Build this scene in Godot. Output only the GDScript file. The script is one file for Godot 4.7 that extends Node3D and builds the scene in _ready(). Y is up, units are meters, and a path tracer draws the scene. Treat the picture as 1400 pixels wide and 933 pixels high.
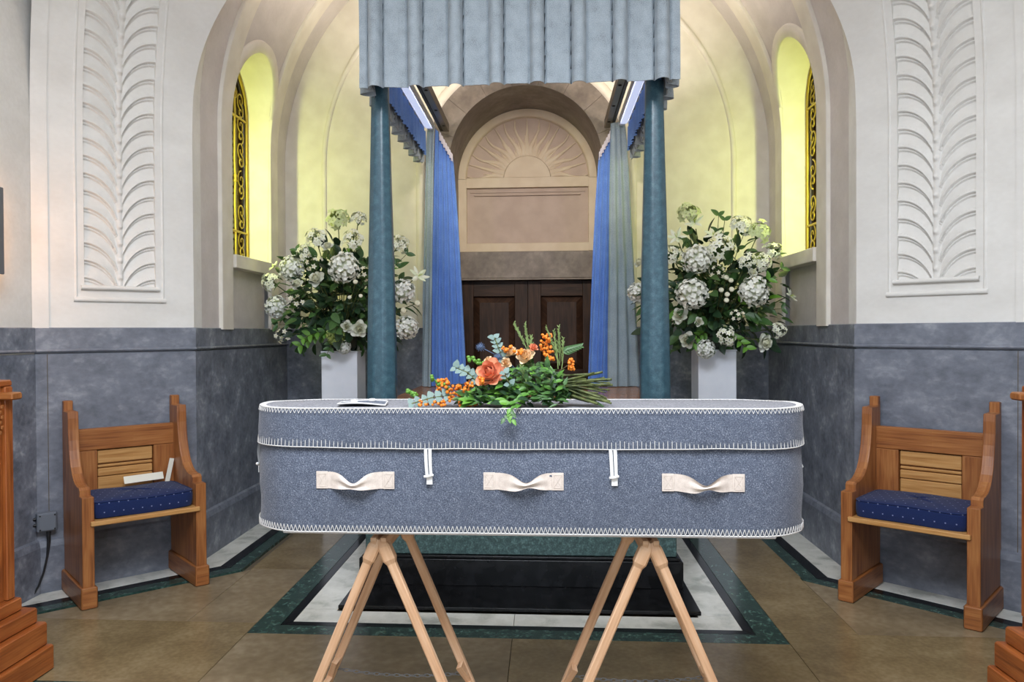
extends Node3D
# A chapel bay with a canopied catafalque, a felt coffin on trestles, flowers, seats. Axis of the bay is x = 0, the eye stands at z = 0.

const EYE := Vector3(0.17, 1.5, 0.0)
const HALF := 2.10         # half width of the bay
const BX := -0.028         # the bay stands a little off the axis of the catafalque
const SPRING := 2.97       # where the vault springs
const DADO := 1.54
const BACK := -6.88        # back wall of the bay
const CORNER_L := -5.03
const CORNER_R := -4.99
var rng := RandomNumberGenerator.new()
var M := {}
var taken := {}

# ---------------------------------------------------------------- mesh builder
class MB:
	var v := PackedVector3Array()
	var n := PackedVector3Array()
	var t := PackedVector2Array()
	var c := PackedColorArray()
	var i := PackedInt32Array()
	var col := Color(1, 1, 1)
	func vert(p: Vector3, nn: Vector3, uv := Vector2.ZERO) -> int:
		v.append(p); n.append(nn); t.append(uv); c.append(col)
		return v.size() - 1
	func face(a: int, b: int, d: int):
		var cr := (v[b] - v[a]).cross(v[d] - v[a])
		if cr.dot(n[a] + n[b] + n[d]) > 0.0:
			i.append(a); i.append(d); i.append(b)
		else:
			i.append(a); i.append(b); i.append(d)
	func quad(a: Vector3, b: Vector3, d: Vector3, e: Vector3, nn: Vector3):
		var u := (b - a).length()
		var w := (e - a).length()
		var k := vert(a, nn, Vector2(0, 0)); vert(b, nn, Vector2(u, 0)); vert(d, nn, Vector2(u, w)); vert(e, nn, Vector2(0, w))
		face(k, k + 1, k + 2); face(k, k + 2, k + 3)
	func box(center: Vector3, size: Vector3, bevel := 0.003, xf := Transform3D.IDENTITY, grain := 1, off := Vector2.ZERO):
		var h := size * 0.5
		var b: float = min(bevel, min(h.x, min(h.y, h.z)) * 0.9)
		var ids := {}
		for sx in [-1, 1]:
			for sy in [-1, 1]:
				for sz in [-1, 1]:
					var s := [sx, sy, sz]
					for ax in 3:
						var p := Vector3(sx * (h.x - b), sy * (h.y - b), sz * (h.z - b))
						var nn := Vector3.ZERO
						p[ax] = s[ax] * h[ax]
						nn[ax] = s[ax]
						p += center
						var gr := grain
						var o1 := 0
						var o2 := 0
						if gr == ax:
							gr = (ax + 1) % 3
						o1 = 3 - ax - gr
						var uv := Vector2(p[o1] + 0.37 * ax, p[gr]) + off
						ids[[sx, sy, sz, ax]] = vert(xf * p, (xf.basis * nn).normalized(), uv)
		for ax in 3:
			var b1 := (ax + 1) % 3
			var b2 := (ax + 2) % 3
			for s in [-1, 1]:
				var q := []
				for pr in [[-1, -1], [1, -1], [1, 1], [-1, 1]]:
					var k := [0, 0, 0]
					k[ax] = s; k[b1] = pr[0]; k[b2] = pr[1]
					q.append(ids[[k[0], k[1], k[2], ax]])
				face(q[0], q[1], q[2]); face(q[0], q[2], q[3])
			for s1 in [-1, 1]:
				for s2 in [-1, 1]:
					var k0 := [0, 0, 0]
					var k1 := [0, 0, 0]
					k0[b1] = s1; k0[b2] = s2; k0[ax] = -1
					k1[b1] = s1; k1[b2] = s2; k1[ax] = 1
					var a0: int = ids[[k0[0], k0[1], k0[2], b1]]
					var a1: int = ids[[k1[0], k1[1], k1[2], b1]]
					var c0: int = ids[[k0[0], k0[1], k0[2], b2]]
					var c1: int = ids[[k1[0], k1[1], k1[2], b2]]
					face(a0, a1, c1); face(a0, c1, c0)
		for sx in [-1, 1]:
			for sy in [-1, 1]:
				for sz in [-1, 1]:
					face(ids[[sx, sy, sz, 0]], ids[[sx, sy, sz, 1]], ids[[sx, sy, sz, 2]])
	# rows of points; normals by differences, flip turns them over
	func grid(rows: Array, flip := false, close_u := false, us := 1.0, vs := 1.0, cols = null, u0 := 0.0, v0 := 0.0):
		var nv := rows.size()
		var nu: int = rows[0].size()
		var base := v.size()
		var vl := v0
		for r in nv:
			var row = rows[r]
			if r > 0:
				vl += (row[nu / 2] as Vector3).distance_to(rows[r - 1][nu / 2])
			var ul := u0
			for k in nu:
				var p: Vector3 = row[k]
				if k > 0:
					ul += p.distance_to(row[k - 1])
				var kp: int = (k + 1) % nu if close_u else mini(k + 1, nu - 1)
				var km: int = (k - 1 + nu) % nu if close_u else maxi(k - 1, 0)
				var du: Vector3 = row[kp] - row[km]
				var dv: Vector3 = rows[mini(r + 1, nv - 1)][k] - rows[maxi(r - 1, 0)][k]
				if dv.length_squared() < 1e-14:
					dv = rows[mini(r + 1, nv - 1)][kp] - rows[maxi(r - 1, 0)][km]
				if du.length_squared() < 1e-14:
					var ro: Array = rows[r + 1] if r + 1 < nv and r == 0 else rows[maxi(r - 1, 0)]
					du = ro[kp] - ro[km]
				var nn := du.cross(dv).normalized()
				if flip:
					nn = -nn
				if cols != null:
					col = cols[r][k]
				vert(p, nn, Vector2(ul * us, vl * vs))
		var top := nu if close_u else nu - 1
		for r in nv - 1:
			for k in top:
				var a := base + r * nu + k
				var b := base + r * nu + (k + 1) % nu
				var d := base + (r + 1) * nu + (k + 1) % nu
				var e := base + (r + 1) * nu + k
				face(a, b, d); face(a, d, e)
	func fan(pts: Array, nn: Vector3):
		var base := v.size()
		for p in pts:
			vert(p, nn, Vector2(p.x + p.z * 0.3, p.y + p.z))
		for k in range(1, pts.size() - 1):
			face(base, base + k, base + k + 1)
	# tube through points
	func tube(pts: Array, rad, sides := 6, caps := true):
		var rows := []
		var d0: Vector3 = (pts[1] - pts[0]).normalized()
		var up := Vector3.UP if abs(d0.y) < 0.9 else Vector3.RIGHT
		var x := up.cross(d0).normalized()
		var cnt := pts.size()
		for k in cnt:
			var d: Vector3 = (pts[mini(k + 1, cnt - 1)] - pts[maxi(k - 1, 0)]).normalized()
			x = (x - d * x.dot(d)).normalized()
			var y := d.cross(x)
			var r: float = rad[k] if rad is Array else rad
			var row := []
			for s in sides:
				var a := TAU * s / sides
				row.append(pts[k] + (x * cos(a) + y * sin(a)) * r)
			rows.append(row)
		grid(rows, false, true)
		# outward check of the first ring
		var bb := v.size() - cnt * sides
		if n[bb].dot(v[bb] - pts[0]) < 0.0:
			for k in range(bb, v.size()):
				n[k] = -n[k]
			var ni := i.size() - (cnt - 1) * sides * 6
			for k in range(ni, i.size(), 3):
				var tmp := i[k + 1]
				i[k + 1] = i[k + 2]
				i[k + 2] = tmp
		if caps:
			fan(rows[0], -d0)
			fan(rows[cnt - 1], (pts[cnt - 1] - pts[cnt - 2]).normalized())
	func lathe(prof: Array, seg := 24, center := Vector3.ZERO):
		var rows := []
		for p in prof:
			var row := []
			for s in seg:
				var a := TAU * s / seg
				row.append(center + Vector3(cos(a) * p.x, p.y, sin(a) * p.x))
			rows.append(row)
		grid(rows, false, true)
		var bb := v.size() - prof.size() * seg
		var m := bb + (prof.size() / 2) * seg
		if n[m].dot(v[m] - center - Vector3(0, v[m].y - center.y, 0)) < 0.0:
			for k in range(bb, v.size()):
				n[k] = -n[k]
			var ni := i.size() - (prof.size() - 1) * seg * 6
			for k in range(ni, i.size(), 3):
				var tmp := i[k + 1]
				i[k + 1] = i[k + 2]
				i[k + 2] = tmp
	# polygon in the xy plane pushed along z from z0 to z1, with a bevel
	func prism(poly: PackedVector2Array, z0: float, z1: float, bevel := 0.0, xf := Transform3D.IDENTITY, grain := 1, smooth := false, off := Vector2.ZERO):
		var p := poly
		if Geometry2D.is_polygon_clockwise(p):
			p = p.duplicate(); p.reverse()
		var cnt := p.size()
		var ins := PackedVector2Array()
		var nrm := []
		for k in cnt:
			var e0 := (p[k] - p[(k - 1 + cnt) % cnt]).normalized()
			var e1 := (p[(k + 1) % cnt] - p[k]).normalized()
			var n0 := Vector2(e0.y, -e0.x)
			var n1 := Vector2(e1.y, -e1.x)
			var m := (n0 + n1).normalized()
			var sc: float = 1.0 / max(0.35, m.dot(n1))
			ins.append(p[k] - m * bevel * sc)
			nrm.append([n0, n1, m])
		var tri := Geometry2D.triangulate_polygon(ins)
		for e in [[z0, -1.0], [z1, 1.0]]:
			var base := v.size()
			for q in ins:
				vert(xf * Vector3(q.x, q.y, e[0]), xf.basis * Vector3(0, 0, e[1]), (Vector2(q.x, q.y) if grain == 1 else Vector2(q.y, q.x)) + off)
			for k in range(0, tri.size(), 3):
				face(base + tri[k], base + tri[k + 1], base + tri[k + 2])
		var zz := [z0, z0 + bevel, z1 - bevel, z1] if bevel > 0.0 else [z0, z1]
		for k in cnt:
			var k2 := (k + 1) % cnt
			var ed := (p[k2] - p[k])
			var flat := Vector2(ed.y, -ed.x).normalized()
			var na: Vector2 = nrm[k][2] if smooth else flat
			var nb: Vector2 = nrm[k2][2] if smooth else flat
			var base := v.size()
			for q in zz.size():
				var edge := bevel > 0.0 and (q == 0 or q == zz.size() - 1)
				var pa: Vector2 = ins[k] if edge else p[k]
				var pb: Vector2 = ins[k2] if edge else p[k2]
				var nz := 0.0
				if edge:
					nz = -1.0 if q == 0 else 1.0
				var va := Vector3(na.x, na.y, nz).normalized()
				var vb := Vector3(nb.x, nb.y, nz).normalized()
				var ua := Vector2(zz[q], 0.0)
				var ub := Vector2(zz[q], ed.length())
				if grain == 0 and abs(ed.x) > abs(ed.y) or grain == 1 and abs(ed.y) > abs(ed.x):
					ua = Vector2(zz[q], pa.x if grain == 0 else pa.y)
					ub = Vector2(zz[q], pb.x if grain == 0 else pb.y)
				vert(xf * Vector3(pa.x, pa.y, zz[q]), xf.basis * va, ua + off)
				vert(xf * Vector3(pb.x, pb.y, zz[q]), xf.basis * vb, ub + off)
			for q in zz.size() - 1:
				var a := base + q * 2
				face(a, a + 1, a + 3); face(a, a + 3, a + 2)
	func mesh(mat: Material) -> ArrayMesh:
		var arr := []
		arr.resize(Mesh.ARRAY_MAX)
		arr[Mesh.ARRAY_VERTEX] = v
		arr[Mesh.ARRAY_NORMAL] = n
		arr[Mesh.ARRAY_TEX_UV] = t
		arr[Mesh.ARRAY_COLOR] = c
		arr[Mesh.ARRAY_INDEX] = i
		var am := ArrayMesh.new()
		am.add_surface_from_arrays(Mesh.PRIMITIVE_TRIANGLES, arr)
		am.surface_set_material(0, mat)
		return am

# ---------------------------------------------------------------- scene helpers
func numbered(called: String) -> String:
	var k: int = taken.get(called, -1) + 1
	taken[called] = k
	return called if k == 0 else "%s_%03d" % [called, k]

func inst(called: String, mesh: Mesh, parent: Node = null, xf := Transform3D.IDENTITY) -> MeshInstance3D:
	var o := MeshInstance3D.new()
	o.mesh = mesh
	o.transform = xf
	if parent == null:
		o.name = numbered(called)
		add_child(o)
	else:
		o.name = called
		parent.add_child(o, true)
	return o

func obj(called: String, mb: MB, mat: Material, parent: Node = null, xf := Transform3D.IDENTITY) -> MeshInstance3D:
	return inst(called, mb.mesh(mat), parent, xf)

func tag(o: Node, label: String, category: String, group := "", kind := "") -> Node:
	if label: o.set_meta("label", label)
	if category: o.set_meta("category", category)
	if group: o.set_meta("group", group)
	if kind: o.set_meta("kind", kind)
	return o

func thing(called: String, label: String, category: String, at := Vector3.ZERO, turn := 0.0, group := "") -> Node3D:
	var o := Node3D.new()
	o.name = numbered(called)
	add_child(o)
	o.position = at
	o.rotation.y = turn
	tag(o, label, category, group)
	return o

func struct(called: String, mb: MB, mat: Material, label := "", parent: Node = null) -> MeshInstance3D:
	var o := obj(called, mb, mat, parent)
	if parent == null:
		o.set_meta("kind", "structure")
		if label: o.set_meta("label", label)
	return o

func rnd(a: float, b: float) -> float:
	return rng.randf_range(a, b)

func V2(a: Array) -> PackedVector2Array:
	var o := PackedVector2Array()
	for p in a:
		o.append(Vector2(p[0], p[1]))
	return o

# ---------------------------------------------------------------- textures
func field(size: Vector2i, layers: Array) -> PackedFloat32Array:
	var acc := PackedFloat32Array()
	acc.resize(size.x * size.y)
	for l in layers:
		var f := FastNoiseLite.new()
		f.seed = l.seed
		f.noise_type = l.get("type", FastNoiseLite.TYPE_SIMPLEX_SMOOTH)
		f.frequency = l.freq
		f.fractal_type = l.get("fractal", FastNoiseLite.FRACTAL_FBM)
		f.fractal_octaves = l.get("oct", 4)
		if l.has("warp"):
			f.domain_warp_enabled = true
			f.domain_warp_amplitude = l.warp
			f.domain_warp_frequency = l.freq * 1.5
		var st: Vector2 = l.get("stretch", Vector2.ONE)
		var im := f.get_seamless_image(int(size.x / st.x), int(size.y / st.y))
		if st != Vector2.ONE:
			im.resize(size.x, size.y, Image.INTERPOLATE_CUBIC)
		im.convert(Image.FORMAT_L8)
		var d := im.get_data()
		var w: float = l.w / 255.0
		for k in acc.size():
			acc[k] += d[k] * w
	return acc

func tex(size: Vector2i, layers: Array, pal: Array) -> ImageTexture:
	var acc := field(size, layers)
	var lut := PackedByteArray()
	for k in 256:
		var x := k / 255.0
		var c: Color = pal[-1][1]
		for q in pal.size() - 1:
			if x <= pal[q + 1][0]:
				var f: float = clamp((x - pal[q][0]) / max(1e-5, pal[q + 1][0] - pal[q][0]), 0.0, 1.0)
				c = (pal[q][1] as Color).lerp(pal[q + 1][1], f)
				break
		lut.append(int(c.r * 255)); lut.append(int(c.g * 255)); lut.append(int(c.b * 255))
	var out := PackedByteArray()
	out.resize(acc.size() * 3)
	for k in acc.size():
		var b := clampi(int(acc[k] * 255.0), 0, 255) * 3
		out[k * 3] = lut[b]; out[k * 3 + 1] = lut[b + 1]; out[k * 3 + 2] = lut[b + 2]
	return ImageTexture.create_from_image(Image.create_from_data(size.x, size.y, false, Image.FORMAT_RGB8, out))

func bump(size: Vector2i, layers: Array, strength: float) -> ImageTexture:
	var acc := field(size, layers)
	var out := PackedByteArray()
	out.resize(acc.size())
	for k in acc.size():
		out[k] = clampi(int(acc[k] * 255.0), 0, 255)
	var im := Image.create_from_data(size.x, size.y, false, Image.FORMAT_L8, out)
	im.convert(Image.FORMAT_RGBA8)
	im.bump_map_to_normal_map(strength)
	return ImageTexture.create_from_image(im)

func C(r: int, g: int, b: int) -> Color:
	return Color(r / 255.0, g / 255.0, b / 255.0)

func mat(d: Dictionary) -> StandardMaterial3D:
	var m := StandardMaterial3D.new()
	m.albedo_color = d.get("color", Color.WHITE)
	m.roughness = d.get("rough", 0.7)
	m.metallic = d.get("metal", 0.0)
	m.metallic_specular = d.get("spec", 0.5)
	if d.has("tex"): m.albedo_texture = d.tex
	if d.has("bump"):
		m.normal_enabled = true
		m.normal_texture = d.bump
		m.normal_scale = d.get("bump_scale", 1.0)
	if d.has("tri"):
		m.uv1_triplanar = true
		m.uv1_world_triplanar = d.get("world", false)
		m.uv1_scale = Vector3.ONE * d.tri
		m.uv1_triplanar_sharpness = 4.0
	elif d.has("uv"):
		m.uv1_scale = Vector3(d.uv.x, d.uv.y, 1)
	if d.get("vc", false): m.vertex_color_use_as_albedo = true
	if d.has("emit"):
		m.emission_enabled = true
		m.emission = d.emit
		m.emission_energy_multiplier = d.get("power", 1.0)
	if d.has("rim"):
		m.rim_enabled = true
		m.rim = d.rim
		m.rim_tint = 0.5
	if d.has("coat"):
		m.clearcoat_enabled = true
		m.clearcoat = d.coat
		m.clearcoat_roughness = 0.15
	if d.has("back"):
		m.backlight_enabled = true
		m.backlight = d.back
	m.cull_mode = BaseMaterial3D.CULL_DISABLED
	return m

func wood(s: int, dark: Color, mid: Color, light: Color, rough := 0.42) -> StandardMaterial3D:
	var tx := tex(Vector2i(256, 1024), [
		{"seed": s, "freq": 0.03, "w": 0.45, "stretch": Vector2(1, 16), "oct": 4},
		{"seed": s + 1, "freq": 0.12, "w": 0.35, "stretch": Vector2(1, 32), "oct": 3},
		{"seed": s + 2, "freq": 0.01, "w": 0.2, "stretch": Vector2(1, 4), "oct": 2}],
		[[0.15, dark], [0.45, mid], [0.8, light]])
	var bp := bump(Vector2i(256, 512), [{"seed": s + 5, "freq": 0.12, "w": 1.0, "stretch": Vector2(1, 16), "oct": 3}], 1.2)
	return mat({"tex": tx, "bump": bp, "bump_scale": 0.35, "rough": rough, "uv": Vector2(2.6, 0.9), "coat": 0.08})

func materials():
	var plaster_bump := bump(Vector2i(512, 512), [{"seed": 3, "freq": 0.02, "w": 0.55, "oct": 5}, {"seed": 4, "freq": 0.004, "w": 0.45, "oct": 2}], 3.0)
	M.plaster = mat({"tex": tex(Vector2i(512, 512), [{"seed": 7, "freq": 0.006, "w": 0.7, "oct": 5}, {"seed": 8, "freq": 0.06, "w": 0.3}], [[0.2, C(218, 215, 210)], [0.8, C(231, 229, 225)]]), "bump": plaster_bump, "bump_scale": 0.45, "rough": 0.75, "tri": 0.9, "world": true})
	M.taupe = mat({"tex": tex(Vector2i(512, 512), [{"seed": 9, "freq": 0.006, "w": 0.7, "oct": 5}, {"seed": 10, "freq": 0.06, "w": 0.3}], [[0.2, C(202, 195, 192)], [0.8, C(215, 208, 205)]]), "bump": plaster_bump, "bump_scale": 0.25, "rough": 0.75, "tri": 0.9, "world": true})
	M.cream = mat({"tex": tex(Vector2i(256, 256), [{"seed": 11, "freq": 0.02, "w": 1.0}], [[0.2, C(221, 214, 202)], [0.8, C(231, 225, 214)]]), "bump": plaster_bump, "bump_scale": 0.2, "rough": 0.7, "tri": 0.8, "world": true})
	M.panel_cream = mat({"tex": tex(Vector2i(256, 256), [{"seed": 12, "freq": 0.02, "w": 1.0}], [[0.2, C(204, 187, 164)], [0.8, C(212, 197, 175)]]), "rough": 0.65, "tri": 0.8, "world": true})
	M.panel_taupe = mat({"tex": tex(Vector2i(256, 256), [{"seed": 13, "freq": 0.02, "w": 1.0}], [[0.2, C(178, 159, 146)], [0.8, C(188, 169, 156)]]), "rough": 0.65, "tri": 0.8, "world": true})
	var stone_layers := [{"seed": 21, "freq": 0.006, "w": 0.5, "oct": 5, "warp": 40.0}, {"seed": 22, "freq": 0.03, "w": 0.3, "oct": 4, "warp": 20.0}, {"seed": 23, "freq": 0.01, "w": 0.2, "oct": 4, "fractal": FastNoiseLite.FRACTAL_RIDGED, "warp": 60.0}]
	var stone_bump := bump(Vector2i(512, 512), stone_layers, 4.0)
	M.stone = mat({"tex": tex(Vector2i(1024, 1024), stone_layers, [[0.2, C(86, 91, 102)], [0.42, C(110, 115, 127)], [0.6, C(125, 130, 142)], [0.8, C(164, 168, 177)]]), "bump": stone_bump, "bump_scale": 0.4, "rough": 0.4, "tri": 0.75, "world": true})
	M.brown_stone = mat({"tex": tex(Vector2i(512, 512), stone_layers, [[0.2, C(100, 91, 84)], [0.5, C(122, 112, 104)], [0.85, C(146, 137, 128)]]), "bump": stone_bump, "bump_scale": 0.3, "rough": 0.5, "tri": 1.0, "world": true})
	M.limestone = mat({"tex": tex(Vector2i(1024, 1024), [{"seed": 31, "freq": 0.004, "w": 0.55, "oct": 5, "warp": 50.0}, {"seed": 32, "freq": 0.05, "w": 0.3, "oct": 3}, {"seed": 33, "freq": 0.012, "w": 0.15, "fractal": FastNoiseLite.FRACTAL_RIDGED, "warp": 40.0}], [[0.2, C(106, 90, 63)], [0.5, C(123, 106, 76)], [0.8, C(141, 124, 94)]]), "rough": 0.26, "tri": 0.6, "world": true})
	M.limestone_pale = mat({"tex": tex(Vector2i(512, 512), [{"seed": 34, "freq": 0.006, "w": 0.6, "oct": 5, "warp": 50.0}, {"seed": 35, "freq": 0.05, "w": 0.4, "oct": 3}], [[0.2, C(117, 102, 78)], [0.5, C(131, 115, 90)], [0.8, C(147, 132, 107)]]), "rough": 0.26, "tri": 0.6, "world": true})
	M.green = mat({"tex": tex(Vector2i(1024, 1024), [{"seed": 41, "freq": 0.012, "w": 0.45, "oct": 5, "warp": 30.0}, {"seed": 42, "freq": 0.04, "w": 0.3, "oct": 4}, {"seed": 43, "freq": 0.016, "w": 0.25, "fractal": FastNoiseLite.FRACTAL_RIDGED, "warp": 40.0}], [[0.2, C(28, 42, 38)], [0.5, C(46, 66, 60)], [0.66, C(66, 92, 84)], [0.85, C(130, 152, 144)]]), "rough": 0.22, "tri": 1.2, "world": true})
	M.green_block = mat({"tex": tex(Vector2i(1024, 1024), [{"seed": 44, "freq": 0.02, "w": 0.5, "oct": 5, "warp": 30.0}, {"seed": 45, "freq": 0.06, "w": 0.5, "oct": 4}], [[0.2, C(34, 52, 52)], [0.5, C(56, 78, 77)], [0.7, C(78, 104, 103)], [0.9, C(128, 150, 148)]]), "rough": 0.35, "tri": 1.2, "world": true})
	M.black = mat({"tex": tex(Vector2i(256, 256), [{"seed": 46, "freq": 0.03, "w": 1.0}], [[0.2, C(12, 12, 13)], [0.8, C(26, 26, 28)]]), "rough": 0.2, "spec": 0.35, "tri": 1.0, "world": true})
	M.white_marble = mat({"tex": tex(Vector2i(512, 512), [{"seed": 47, "freq": 0.006, "w": 0.6, "oct": 5, "warp": 60.0}, {"seed": 48, "freq": 0.012, "w": 0.4, "fractal": FastNoiseLite.FRACTAL_RIDGED, "warp": 60.0}], [[0.2, C(170, 172, 164)], [0.5, C(212, 212, 204)], [0.8, C(228, 228, 221)]]), "rough": 0.22, "tri": 0.8, "world": true})
	M.joint = mat({"color": C(92, 82, 66), "rough": 0.8})
	var felt_l := [{"seed": 51, "freq": 0.012, "w": 0.12, "oct": 3}, {"seed": 52, "freq": 0.075, "w": 0.55, "oct": 3}, {"seed": 53, "freq": 0.05, "w": 0.33, "oct": 3, "fractal": FastNoiseLite.FRACTAL_RIDGED, "warp": 25.0}]
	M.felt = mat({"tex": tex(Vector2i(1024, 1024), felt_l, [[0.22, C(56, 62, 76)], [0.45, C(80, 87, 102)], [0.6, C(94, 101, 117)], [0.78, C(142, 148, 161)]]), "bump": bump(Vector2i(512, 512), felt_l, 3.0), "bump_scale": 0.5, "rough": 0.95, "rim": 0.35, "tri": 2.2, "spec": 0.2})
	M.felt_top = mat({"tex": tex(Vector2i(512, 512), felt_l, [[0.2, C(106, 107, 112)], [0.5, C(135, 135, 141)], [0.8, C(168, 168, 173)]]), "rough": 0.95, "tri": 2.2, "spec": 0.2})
	M.thread = mat({"color": C(204, 202, 200), "rough": 0.8})
	M.tape = mat({"color": C(232, 232, 232), "rough": 0.7})
	M.canvas = mat({"tex": tex(Vector2i(256, 256), [{"seed": 55, "freq": 0.25, "w": 0.6, "oct": 2}, {"seed": 56, "freq": 0.03, "w": 0.4}], [[0.2, C(196, 182, 172)], [0.8, C(224, 212, 202)]]), "rough": 0.9, "tri": 5.0})
	var wool_l := [{"seed": 61, "freq": 0.1, "w": 0.6, "oct": 3}, {"seed": 62, "freq": 0.006, "w": 0.4, "oct": 3, "warp": 30.0}]
	M.wool = mat({"tex": tex(Vector2i(1024, 1024), wool_l, [[0.16, C(126, 131, 132)], [0.3, C(149, 159, 167)], [0.5, C(160, 170, 178)], [0.8, C(175, 185, 193)]]), "bump": bump(Vector2i(512, 512), [{"seed": 61, "freq": 0.3, "w": 1.0, "oct": 2}], 2.0), "bump_scale": 0.4, "rough": 0.95, "rim": 0.3, "tri": 1.4, "spec": 0.2})
	M.lining = mat({"tex": tex(Vector2i(512, 512), wool_l, [[0.2, C(94, 132, 204)], [0.8, C(116, 156, 224)]]), "rough": 0.8, "rim": 0.2, "tri": 1.6, "spec": 0.3, "back": Color(0.1, 0.12, 0.16)})
	M.grey_curtain = mat({"tex": tex(Vector2i(512, 512), wool_l, [[0.2, C(140, 156, 166)], [0.8, C(164, 180, 188)]]), "rough": 0.9, "rim": 0.2, "tri": 1.6, "spec": 0.2})
	M.heading = mat({"color": C(216, 212, 220), "rough": 0.8})
	M.column = mat({"tex": tex(Vector2i(512, 512), [{"seed": 65, "freq": 0.02, "w": 0.6, "oct": 5}, {"seed": 66, "freq": 0.1, "w": 0.4, "oct": 3}], [[0.2, C(47, 77, 90)], [0.5, C(57, 90, 105)], [0.85, C(80, 114, 126)]]), "rough": 0.34, "tri": 1.8, "coat": 0.15})
	M.rail = mat({"color": C(112, 106, 96), "rough": 0.35, "metal": 0.7})
	M.rail_dark = mat({"color": C(52, 48, 42), "rough": 0.4, "metal": 0.6})
	M.lamp = mat({"color": C(240, 240, 250), "emit": Color(0.82, 0.87, 1.0), "power": 0.72})
	M.warm_lamp = mat({"color": C(255, 240, 210), "emit": Color(1.0, 0.72, 0.38), "power": 3.0})
	M.yellow_lamp = mat({"color": C(250, 250, 190), "emit": Color(0.95, 1.0, 0.45), "power": 2.0})
	M.day_pane = mat({"color": C(220, 230, 240), "emit": Color(0.85, 0.93, 1.0), "power": 1.5})
	M.oak = wood(71, C(106, 59, 28), C(144, 87, 44), C(172, 116, 66), 0.4)
	M.oak_pale = wood(75, C(156, 106, 54), C(184, 134, 77), C(202, 158, 103), 0.42)
	M.pew = wood(79, C(102, 50, 22), C(144, 78, 36), C(172, 102, 52), 0.32)
	M.ash = wood(83, C(184, 138, 102), C(206, 164, 128), C(222, 188, 156), 0.55)
	M.door = wood(87, C(30, 19, 13), C(52, 34, 24), C(70, 48, 35), 0.5)
	M.door.clearcoat_enabled = false
	M.door.metallic_specular = 0.35
	M.deck = wood(91, C(120, 74, 44), C(158, 106, 70), C(178, 128, 92), 0.25)
	# cushion print: small pale dots on navy
	var ci := Image.create(256, 256, false, Image.FORMAT_RGB8)
	ci.fill(C(30, 42, 82))
	var r2 := RandomNumberGenerator.new()
	r2.seed = 5
	for k in 9000:
		ci.set_pixel(r2.randi() % 256, r2.randi() % 256, C(40, 54, 98) if k % 2 == 0 else C(28, 38, 76))
	for gy in 4:
		for gx in 4:
			ci.fill_rect(Rect2i(gx * 64 + (32 if gy % 2 == 1 else 0), gy * 64 + 14, 8, 8), C(126, 136, 170))
	M.cushion = mat({"tex": ImageTexture.create_from_image(ci), "rough": 0.9, "rim": 0.2, "tri": 5.0, "spec": 0.2})
	M.paper = mat({"color": C(228, 224, 210), "rough": 0.8})
	M.gold = mat({"color": C(176, 150, 62), "rough": 0.4, "metal": 0.55})
	M.amber = mat({"tex": tex(Vector2i(256, 256), [{"seed": 95, "freq": 0.02, "w": 1.0, "type": FastNoiseLite.TYPE_CELLULAR, "oct": 1}], [[0.1, C(38, 26, 16)], [0.45, C(92, 58, 22)], [0.6, C(60, 62, 70)], [0.9, C(120, 92, 34)]]), "rough": 0.12, "tri": 3.0, "world": true})
	M.white_paint = mat({"tex": tex(Vector2i(256, 256), [{"seed": 97, "freq": 0.02, "w": 1.0}], [[0.2, C(226, 230, 240)], [0.8, C(234, 237, 246)]]), "rough": 0.5, "tri": 1.0})
	M.grey_plastic = mat({"color": C(108, 114, 124), "rough": 0.45})
	M.grey_metal = mat({"color": C(120, 122, 128), "rough": 0.4, "metal": 0.5})
	M.black_rubber = mat({"color": C(22, 22, 24), "rough": 0.5})
	M.bronze = mat({"color": C(92, 96, 92), "rough": 0.4, "metal": 0.4})
	M.bronze_dark = mat({"color": C(58, 60, 60), "rough": 0.5, "metal": 0.3})
	M.petal = mat({"vc": true, "rough": 0.7, "back": Color(0.25, 0.26, 0.2), "spec": 0.3})
	M.leaf = mat({"tex": tex(Vector2i(128, 128), [{"seed": 98, "freq": 0.03, "w": 1.0}], [[0.2, C(44, 76, 36)], [0.8, C(76, 114, 58)]]), "rough": 0.45, "back": Color(0.06, 0.12, 0.03), "tri": 6.0})
	M.leaf_dark = mat({"tex": tex(Vector2i(128, 128), [{"seed": 99, "freq": 0.03, "w": 1.0}], [[0.2, C(26, 48, 30)], [0.8, C(44, 74, 46)]]), "rough": 0.4, "back": Color(0.03, 0.07, 0.02), "tri": 6.0})
	M.leaf_bright = mat({"color": C(92, 140, 48), "rough": 0.45, "back": Color(0.16, 0.28, 0.06)})
	M.leaf_fresh = mat({"color": C(78, 124, 48), "rough": 0.45, "back": Color(0.1, 0.2, 0.04)})
	M.leaf_blue = mat({"color": C(108, 130, 124), "rough": 0.6, "back": Color(0.08, 0.12, 0.12)})
	M.leaf_olive = mat({"color": C(112, 132, 76), "rough": 0.6, "back": Color(0.1, 0.14, 0.04)})
	M.stem = mat({"tex": tex(Vector2i(128, 128), [{"seed": 100, "freq": 0.03, "w": 1.0}], [[0.2, C(58, 66, 30)], [0.8, C(104, 112, 60)]]), "rough": 0.6, "tri": 8.0})
	M.twig = mat({"color": C(84, 70, 46), "rough": 0.8})
	M.berry = mat({"color": C(230, 128, 36), "rough": 0.35})
	M.thistle = mat({"color": C(76, 92, 120), "rough": 0.8})
	M.vase = mat({"color": C(62, 70, 58), "rough": 0.5})

# ---------------------------------------------------------------- the setting
func prof_x(h: float, r := HALF) -> float:
	if h <= SPRING:
		return r
	return sqrt(max(0.0, r * r - (h - SPRING) * (h - SPRING)))

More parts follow.
